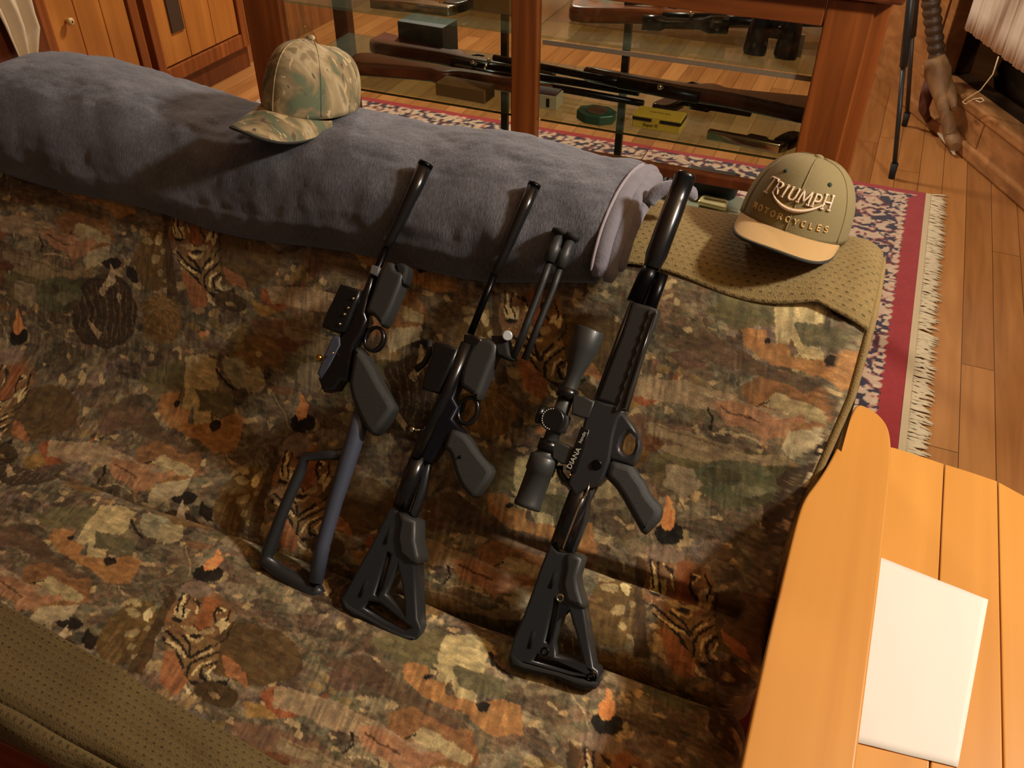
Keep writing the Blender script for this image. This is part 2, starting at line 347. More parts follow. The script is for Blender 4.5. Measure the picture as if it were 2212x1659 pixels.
# ------------------------------------------------------------------ display case
CX0, CX1, CY0, CY1 = -1.61, -.035, 2.0, 2.46
Z2_ = .7775
def make_case():
    r = thing('display_case', ((CX0+CX1)/2, 2.23, .012), 'long oak-framed glass display case standing on the rug behind the sofa', 'display case')
    for (x0, x1, y0, y1, m) in ((CX0, CX0+.115, CY0, CY0+.03, oak), (-.834, -.766, CY0, CY0+.03, oak), (CX1-.095, CX1, CY0, CY0+.03, oak),
                                (CX1-.03, CX1+.03, CY0+.032, CY0+.075, oak), (CX0, CX0+.05, CY1-.04, CY1, oak_dk), (CX1-.05, CX1, CY1-.04, CY1, oak)):
        b = MB(); b.box(x0, x1, y0, y1, .0135, .94); b.build('post', m, r, bevel=.004)
    b = MB(); b.box(-.764, CX1-.097, CY0+.001, CY0+.028, .883, .945); b.build('top_rail', oak_x, r, bevel=.003)
    b = MB(); b.box(CX0+.117, -.836, CY0+.001, CY0+.028, .90, .945); b.build('top_rail', oak_x, r, bevel=.003)
    b = MB(); b.box(-.764, CX1-.097, CY0+.001, CY0+.028, .488, .513); b.build('bottom_rail', oak_dk, r, bevel=.003)
    b = MB(); b.box(CX0+.117, -.836, CY0+.001, CY0+.028, .12, .15); b.build('bottom_rail', oak_dk, r, bevel=.003)
    for (x0, x1, y0, y1) in ((CX0-.03, CX1+.05, CY0-.03, CY0+.045), (CX0-.03, CX1+.05, CY1-.055, CY1+.02), (CX0-.03, CX0+.05, CY0+.047, CY1-.057), (CX1-.03, CX1+.05, CY0+.047, CY1-.057)):
        b = MB(); b.box(x0, x1, y0, y1, .947, .975); b.build('top_frame', oak_dk, r, bevel=.006)
    b = MB(); b.box(CX0+.051, CX1-.031, CY0+.046, CY1-.056, .962, .968); b.build('glass_top', pane_glass, r)
    b = MB(); b.box(CX1-.012, CX1-.002, CY0+.078, CY1-.042, .62, .94); b.build('side_panel', wall_wood, r)
    for z, y0 in ((.770, CY0+.035), (.572, CY0+.035)):
        b = MB(); b.box(CX0+.055, -.802, y0, CY1-.045, z, z+.007); b.build('glass_shelf', shelf_glass, r)
        b = MB(); b.box(-.798, CX1-.045, y0, CY1-.045, z, z+.007); b.build('glass_shelf', shelf_glass, r)
    b = MB(); b.box(-.764, CX1-.05, CY0+.031, CY0+.034, .757, .768); b.build('shelf_edge_strip', mat('pale_strip', (150, 128, 112), .5), r)
    b = MB(); b.box(CX0+.055, -.8, CY0+.031, CY0+.034, .566, .571); b.box(-.764, CX1-.05, CY0+.031, CY0+.034, .566, .571); b.build('shelf_edge_strip', mat('green_edge', (64, 62, 26), .4), r)
    b = MB(); b.box(CX0+.055, CX1-.045, CY0+.04, CY1-.045, .262, .270); b.build('low_shelf', mat('pale_green_shelf', (170, 176, 150), .3), r)
    for x0, x1 in ((CX0+.117, -.836), (-.764, CX1-.097)):
        b = MB(); b.box(x0, x1, CY0+.012, CY0+.016, .52, .88); b.build('glass_pane', pane_glass, r)
    # dark metal shelf standards at the back
    for x in (-.655, -1.02): 
        b = MB(); b.box(x-.010, x+.010, CY1-.065, CY1-.05, .285, .93); b.build('shelf_standard', gunmetal, r)
    wt = mat('white_tag', (206, 206, 188), .6)
    for px_, py_, w_ in ((1260, 38, .011), (1307, 47, .012), (1381, 44, .010), (1655, 68, .010), (1722, 72, .009)):
        p = at_y(px_, py_, 2.33); b = MB(); b.box(p.x-w_, p.x+w_, 2.329, 2.333, p.z, .935); b.build('white_tag', wt, r)
    p = at_y(1716, 153, 2.12); b = MB(); b.box(p.x-.008, p.x+.008, 2.119, 2.123, Z2_, Z2_+.05); b.build('white_tag', wt, r)
    return r
make_case()
Z2, Z1 = .7785, .5805       # tops of the two glass shelves
def vframe(o, u):                                   # frame lying flat: u along, v sideways (left of u), n up
    u = Vector((u[0], u[1], 0)).normalized(); n = Vector((0, 0, 1)); return (Vector(o), u, n.cross(u), n)
def mapf(fr, a, b_, c=0): return fr[0]+fr[1]*a+fr[2]*b_+fr[3]*c
def long_gun(butt, muzzle, z, stock_m, label, L=None, scope=False, side=1, lift=0.0):
    a = Vector((butt[0], butt[1], z)); c = Vector((muzzle[0], muzzle[1], z)); d = c-a; L = d.length; k = L/1.02
    fr = vframe(a+Vector((0, 0, .021)), d); r = thing('rifle', tuple(a), label, 'rifle', 'rifles in the display case')
    s = side
    pr = [(0, -.0), (.004, -.13), (.02, -.135), (.30, -.060), (.33, -.075), (.36, -.075), (.40, -.036), (.70, -.030), (.725, -.02), (.725, .0), (.42, .004), (.36, -.004), (.27, -.014)]
    flat_shape('stock', [chaikin([(x*k, y*s*k) for x, y in pr], 2)], fr, .038, stock_m, r, bevel=.010, res=3)
    b = MB(); b.tube([mapf(fr, .36*k, .012*s, .004), mapf(fr, .60*k, .012*s, .004)], .0155, 14); b.build('receiver', gunmetal, r)
    b = MB(); b.tube([mapf(fr, .60*k, .012*s, .004), mapf(fr, .66*k, .012*s, .004), mapf(fr, L, .012*s, .004)], [.0125, .010, .0085], 12); b.build('barrel', gunmetal, r)
    b = MB(); b.tube([mapf(fr, .37*k, -.05*s), mapf(fr, .385*k, -.085*s), mapf(fr, .42*k, -.088*s), mapf(fr, .445*k, -.045*s)], .003, 6); b.build('trigger_guard', gunmetal, r)
    b = MB(); p = mapf(fr, .46*k, .02*s, .012); b.tube([p, p+fr[2]*.025*s+Vector((0, 0, .012))], .0035, 8); b.sphere(p+fr[2]*.032*s+Vector((0, 0, .015)), .007, 10, 8); b.build('bolt_handle', steel, r)
    if scope:
        b = MB(); revolve(b, mapf(fr, .28*k, .055*s, .006), mapf(fr, .60*k, .055*s, .006), [(0, .018), (.22, .018), (.28, .0125), (.68, .0125), (.78, .02), (1, .021)], 18); b.build('scope', gloss_black, r)
    return r
long_gun((-1.40, 2.245), (-.56, 2.225), Z1, walnut, 'walnut-stocked rifle at the back of the lower shelf, butt behind the camouflage cap', side=-1)
long_gun((-1.37, 2.185), (-.53, 2.135), Z1, walnut, 'walnut rifle nearer the glass on the lower shelf, thin black barrel above the green tin', side=1)
long_gun((-.075, 2.10), (-.96, 2.20), Z1+.045, redwood_stock, 'dark red rifle lying across others on the lower shelf, butt at the right post', side=1)
long_gun((-.735, 2.13), (.0-.12, 2.33), Z2, amber_stock, 'amber wooden rifle with scope on the upper shelf, butt beside the centre post', side=-1, scope=True)
def pistol(c, ang, z, mm, gm, label, s=1.0, grp='pistols in the display case'):
    u = (math.cos(ang), math.sin(ang)); fr = vframe((c[0], c[1], z+.013), u); r = thing('pistol', (c[0], c[1], z), label, 'pistol', grp)
    flat_shape('frame', [[(x*s, y*s) for x, y in ((-.02, -.006), (0, .018), (.19, .018), (.19, .002), (.09, -.004), (.085, -.02), (.04, -.02), (.03, -.006))]], fr, .024, mm, r, .003)
    flat_shape('grip', [chaikin([(x*s, y*s) for x, y in ((-.02, -.006), (.028, -.006), (.0, -.095), (-.05, -.09))], 2)], fr, .026, gm, r, .006)
    b = MB(); b.tube([mapf(fr, .035*s, -.018*s), mapf(fr, .045*s, -.042*s), mapf(fr, .075*s, -.042*s), mapf(fr, .085*s, -.015*s)], .0022, 6); b.build('trigger_guard', mm, r)
    return r
pistol((-.46, 2.24), R(-5), Z1, gunmetal, gloss_black, 'black pistol under glass on the lower shelf, behind the yellow cartridge box', 1.0)
pistol((-1.04, 2.085), R(184), Z2, steel, gloss_black, 'shiny steel pistol on the upper shelf of the left bay', 1.1)
pistol((-.17, 2.045), R(174), Z1, steel, gloss_black, 'bright nickel pistol at the front of the lower shelf beside the olive cap', .9)
def knife():
    r = thing('knife', (-.27, 2.29, Z1), 'knife with black handle and brass bolster at the back of the lower shelf', 'knife')
    fr = vframe((-.36, 2.275, Z1+.009), (1, .12)); flat_shape('blade', [[(-.07, -.0), (-.05, .016), (.05, .016), (.05, -.012), (-.03, -.012)]], fr, .004, steel, r, .0008)
    flat_shape('bolster', [[(.05, -.018), (.05, .02), (.062, .02), (.062, -.018)]], fr, .012, brass, r, .001)
    flat_shape('handle', [chaikin([(.062, -.013), (.062, .014), (.12, .018), (.18, .012), (.185, -.006), (.12, -.014)], 2)], fr, .018, gloss_black, r, .005)
knife()
def box_thing(name, c, dx, dy, dz, ang, m, label, cat='box', extra=None):
    r = thing(name, (c[0], c[1], c[2]), label, cat, 'boxes in the display case'); M = Matrix.Translation(Vector(c)) @ Matrix.Rotation(ang, 4, 'Z')
    b = MB(); b.box(-dx/2, dx/2, -dy/2, dy/2, 0, dz, M); b.build('carton', m, r, bevel=.0015)
    if extra: extra(r, M)
    return r
def text_mesh(name, txt, size, M, m, parent, ext=.0003, align='CENTER'):
    cu = bpy.data.curves.new(name, 'FONT'); cu.body = txt; cu.size = size; cu.extrude = ext; cu.align_x = align; cu.align_y = 'CENTER'; cu.resolution_u = 3
    t = bpy.data.objects.new('t', cu); C.objects.link(t); dg = bpy.context.evaluated_depsgraph_get(); dg.update()
    me = bpy.data.meshes.new_from_object(t.evaluated_get(dg)); bpy.data.objects.remove(t); bpy.data.curves.remove(cu); me.materials.clear(); me.name = name; me.transform(M); return link(name, me, m, parent)
def ammo(r, M):
    for (x0, x1, y0, y1, z0, z1) in ((-.0605, -.012, -.0315, -.0295, .020, .027), (.010, .0605, -.0315, -.0295, .020, .027)):
        b = MB(); b.box(x0, x1, y0-.0006, y1, z0, z1, M); b.build('black_stripe', card_black, r)
    b = MB(); b.box(.0605, .0615, -.031, .03, .020, .027, M); b.build('black_stripe', card_black, r)
    F = M @ Matrix.Translation((-.012, -.0321, .0115)) @ Matrix.Rotation(R(90), 4, 'X'); text_mesh('lettering', 'Super X', .011, F, mat('brown_print', (96, 60, 20), .6), r)
    T = M @ Matrix.Translation((0, .0, .0325)); text_mesh('lettering', 'CARTRIDGES', .009, T, mat('brown_print2', (130, 96, 30), .6), r)
box_thing('cartridge_box', (-.470, 2.085, Z1), .12, .06, .032, 0, card_yellow, 'yellow cartridge box with a black stripe on the lower glass shelf', 'box', ammo)
box_thing('cartridge_box', (-.995, 2.075, Z1), .145, .06, .034, R(-3), card_tan, 'plain tan cardboard box in front of the rifles, left of the centre post', 'box')
def cream(r, M):
    b = MB(); b.box(.010, .018, -.0262, -.0250, .006, .028, M); b.build('black_mark', card_black, r)
    b = MB(); b.box(-.037, .034, -.024, .022, .0365, .040, M); b.build('lid', mat('plum_lid', (84, 56, 62), .5), r)
box_thing('cartridge_box', (-.775, 2.10, Z1), .075, .05, .036, R(0), card_cream, 'small cream box with dark lid half hidden by the centre post', 'box', cream)
box_thing('storage_box', (-.975, 2.20, Z2), .16, .10, .04, R(-4), mat('mustard_card', (176, 140, 66), .5), 'mustard yellow box on the upper shelf left of the centre post', 'box')
box_thing('storage_box', (-1.25, 2.365, Z1), .15, .09, .085, R(-3), mat('slate_card', (62, 74, 74), .6), 'slate blue box at the back of the left bay lower shelf', 'box')
def tin():
    r = thing('pellet_tin', (-.625, 2.06, Z1), 'octagonal green tin on the lower glass shelf beside the yellow cartridge box', 'tin')
    c = Vector((-.625, 2.06, 0)); pts = [(c.x+.052*math.cos(R(22.5+45*i)), c.y+.04*math.sin(R(22.5+45*i))) for i in range(8)]
    b = MB(); b.prism(pts, Z1, Z1+.024); b.build('body', mat('green_tin', (58, 92, 68), .4, .3), r, bevel=.003)
    b = MB(); b.tube([(c.x, c.y, Z1+.0242), (c.x, c.y, Z1+.0262)], .026, 20); b.build('lid_emblem', mat('tin_emblem', (92, 62, 44), .5), r)
tin()
def binoculars():
    r = thing('binoculars', (-.235, 2.10, Z2), 'black rubber binoculars standing upright on the upper shelf by the right post', 'binoculars')
    for i, x in enumerate((-.272, -.203)):
        b = MB(); revolve(b, (x, 2.10, Z2), (x+.004, 2.12, Z2+.145), [(0, .026), (.06, .027), (.45, .023), (.55, .020), (.62, .019), (.66, .0165), (.95, .0165), (1, .019)], 20); b.build('barrel', gloss_black, r)
    b = MB(); b.tube([(-.262, 2.105, Z2+.05), (-.213, 2.105, Z2+.05)], .013, 10); b.tube([(-.24, 2.108, Z2+.045), (-.237, 2.12, Z2+.11)], .009, 10); b.build('hinge', gloss_black, r)
binoculars()
def pen():
    r = thing('cleaning_rod', (-.55, 2.30, Z2), 'thin black rod lying above the amber rifle on the upper shelf', 'rod')
    b = MB(); b.tube([(-.62, 2.215, Z2+.045), (-.46, 2.265, Z2+.047)], .006, 8); b.build('tube', gloss_black, r)
    b = MB(); b.tube([(-.46, 2.265, Z2+.047), (-.36, 2.297, Z2+.048)], .0035, 8); b.build('tip', steel, r)
pen()
def low_gear():
    r = thing('scope_mount', (-.50, 2.39, .272), 'black ribbed sight part on the pale low shelf left of the rifle muzzle', 'sight')
    b = MB(); b.box(-.57, -.47, 2.34, 2.40, .272, .31); b.build('body', poly_black, r, bevel=.006)
    b = MB(); [b.box(-.565+i*.014, -.559+i*.014, 2.34, 2.40, .31, .316) for i in range(7)]; b.build('rail', poly_black, r)
    r = thing('holster', (-.37, 2.40, .272), 'black holster on the pale low shelf beside the olive cap', 'holster')
    b = MB(); b.box(-.45, -.29, 2.37, 2.44, .272, .335); b.build('body', poly_black, r, bevel=.015, bseg=3); b = MB(); b.box(-.40, -.31, 2.362, 2.372, .33, .34); b.build('strap', rubber, r)
    r = thing('foil_packet', (-.345, 2.34, .272), 'shiny pale yellow packet catching the light in front of the black holster', 'packet')
    b = MB(); P = [(-.385, 2.31), (-.30, 2.30), (-.305, 2.352), (-.38, 2.36)]; b.prism(P, .272, .288); b.build('wrapper', mat('pale_yellow_foil', (250, 235, 170), .25, .2), r, bevel=.006)
low_gear()
def decanter():
    r = thing('glass_decanter', (-1.51, 2.12, Z1), 'clear long-necked glass decanter behind the camouflage cap', 'decanter')
    b = MB(); revolve(b, (-1.51, 2.12, Z1+.001), (-1.51, 2.12, Z1+.184), [(0, .02), (.03, .030), (.25, .034), (.4, .030), (.50, .022), (.58, .012), (.7, .009), (.95, .008), (1, .012)], 28); b.build('vessel', clear_glass, r)
decanter()
# ------------------------------------------------------------------ far right: tripod, carved post, curtains, cord
def tripod():
    r = thing('tripod', (.16, 3.5, 0), 'slim black camera tripod standing on the floorboards right of the display case', 'tripod')
    f1 = at_z(1925, 385, 0); top = f1+(at_y(1966, 10, 3.44)-f1)*2.2; f2 = at_z(1953, 272, 0); f3 = Vector((.62, 3.72, 0))
    m = mat('tripod_black', (34, 36, 34), .45)
    k1 = at_y(1947, 215, 3.44); k1 = f1.lerp(top, .30)
    for i, (f, q) in enumerate(((f1, 1), (f2, .9))):
        k = f.lerp(top, .3); k2 = f.lerp(top, .56)
        b = MB(); b.tube([f+Vector((0, 0, .04)), k], .0085, 10); b.tube([k, k2], .0135, 10); b.tube([k2, top], .018, 10); l = b.build('leg', m if i == 0 else mat('tripod_brown', (52, 40, 32), .5), r)
        b = MB(); b.tube([f+Vector((0, 0, .0)), f+Vector((0, 0, .045))+(top-f)*.01], [.011, .0135], 10); b.build('foot', rubber, l)
    b = MB(); b.tube([top, top+Vector((0, 0, .15))], .02, 12); b.build('head', m, r)
tripod()
def carved_post():
    r = thing('carved_post', (.33, 3.95, 0), 'gnarled carved wooden post with ringed top and clawed foot in the corner', 'carved post')
    bone = wood('weathered_wood', (112, 80, 46), (150, 112, 70), 'Z', .8, rough=.6, coat=0)
    dk = mat('dark_horn', (74, 54, 36), .5, var=.3, vscale=30, bump=.5, bscale=80)
    b = MB(); pts = []; rr = []
    for i in range(61):
        t = i/60; p = at_y(2003+22*t, -60+190*t, 3.90-.02*t); pts.append(p); rr.append(.030+.007*abs(math.sin(i*.52))-.004*t)
    b.tube(pts, rr, 14); b.build('ringed_horn', dk, r)
    b = MB(); pts = [at_y(2018, 125, 3.84), at_y(2026, 155, 3.83), at_y(2030, 185, 3.80), at_y(2038, 220, 3.76), at_y(2046, 255, 3.70), at_z(2052, 285, .055), at_z(2060, 305, .045), at_z(2064, 318, .035)]
    b.tube(pts, [.045, .058, .046, .034, .028, .032, .036, .022], 14, flat=.85); b.build('leg', bone, r)
    b = MB(); pts = [at_y(2018, 170, 3.86), at_y(2002, 205, 3.85), at_y(1995, 235, 3.83), at_z(2006, 262, .02)]; b.tube(pts, [.035, .026, .02, .012], 12); b.build('root', mat('red_bark', (92, 52, 34), .7, var=.3), r)
    b = MB(); pts = [at_y(2034, 160, 3.84), at_y(2052, 200, 3.78), at_y(2062, 235, 3.70)]; b.tube(pts, [.03, .024, .012], 12); b.build('root', bone, r)
    b = MB(); b.tube([at_z(2022, 280, .012), at_z(2036, 296, .02), at_z(2052, 316, .02), at_z(2062, 334, .012)], [.006, .012, .012, .006], 8, flat=.5); b.build('claw', mat('pale_claw', (186, 168, 140), .5), r)
carved_post()
def cloth_sheet(name, pts_top, pts_bot, nu, nv, amp, waves, m, parent=None, thick=.004, nrm=Vector((0, 1, 0)), seed=1):
    T = [Vector(p) for p in pts_top]; B = [Vector(p) for p in pts_bot]
    def along(A, t): k = t*(len(A)-1); i = min(int(k), len(A)-2); return A[i].lerp(A[i+1], k-i)
    P = np.zeros((nu+1, nv+1, 3))
    for i in range(nu+1):
        for j in range(nv+1):
            u = i/nu; v = j/nv; p = along(T, u).lerp(along(B, u), v)+nrm*(amp*math.sin(u*waves*6.283+v*.9+seed)*(1-.6*v)+.3*amp*math.sin(u*waves*17+seed*3)); P[i, j] = p
    me = grid_mesh(name, P); o = link(name, me, m, parent, smooth=True, origin=tuple(P[0, 0])); s = o.modifiers.new('solid', 'SOLIDIFY'); s.thickness = thick; return o
curt = mat('curtain_cloth', (222, 205, 182), .85, bump=.3, bscale=300)
def on_wall(x, y, off=0.06):
    r_ = ray(x, y); q = P0-NW*off; return EYE + r_*((q-EYE).dot(NW)/r_.dot(NW))
zt = 2.0
def curtain():
    a = on_wall(2092, 0, .06); c = on_wall(2085, 62, .06); d = on_wall(2212, 158, .06); e = d+DW*.5+Vector((0, 0, -.12))
    bot = [c, c.lerp(d, .5), d, e]; top = [Vector((q.x, q.y, zt)) for q in bot]
    o = cloth_sheet('curtain', top, bot, 90, 20, .009, 9, curt, nrm=NW, seed=2); tag(o, 'white rippled curtain hanging over the dark low window at right', 'curtain')
    b = MB(); pts = [on_wall(2157, 122, .085), on_wall(2145, 160, .085), on_wall(2118, 195, .085), on_wall(2090, 212, .085), on_wall(2079, 220, .085), on_wall(2086, 225, .085), on_wall(2103, 214, .09), on_wall(2120, 212, .09), on_wall(2126, 217, .09), on_wall(2118, 221, .09), on_wall(2108, 217, .09)]
    b.tube([Vector(q) for q in pts], .0022, 6); tag(b.build('pull_cord', mat('cord_cream', (228, 204, 160), .7), origin=tuple(pts[0])), 'thin cream pull cord looping below the right curtain', 'cord')
curtain()
def left_cloth():
    a = at_x(62, -5, -2.66); c = at_x(84, 60, -2.66); d = at_x(80, 118, -2.66); l0 = at_x(-70, 0, -2.66); l1 = at_x(8, 60, -2.66); l2 = at_x(42, 135, -2.66)
    P = np.zeros((31, 25, 3)); rows = [(Vector((-2.66, 1.95, 1.6)), Vector((-2.66, 2.2, 1.6))), (at_x(-60, -40, -2.66), a), (at_x(-12, 20, -2.66), at_x(72, 30, -2.66)), (l1, c), (l2, d)]
    for i in range(31):
        t = i/30*4; k = min(int(t), 3); A = rows[k][0].lerp(rows[k+1][0], t-k); B_ = rows[k][1].lerp(rows[k+1][1], t-k)
        for j in range(25): u = j/24; p = A.lerp(B_, u); p.x += .012*math.sin(u*14+i*.05); P[i, j] = p
    me = grid_mesh('hanging_cloth', P); o = link('hanging_cloth', me, mat('cream_cloth', (206, 186, 150), .85, bump=.3, bscale=200), smooth=True, origin=tuple(P[0, 0])); s = o.modifiers.new('s', 'SOLIDIFY'); s.thickness = .004
    tag(o, 'pale cream cloth hanging at the far left beside the cupboard', 'cloth')
left_cloth()
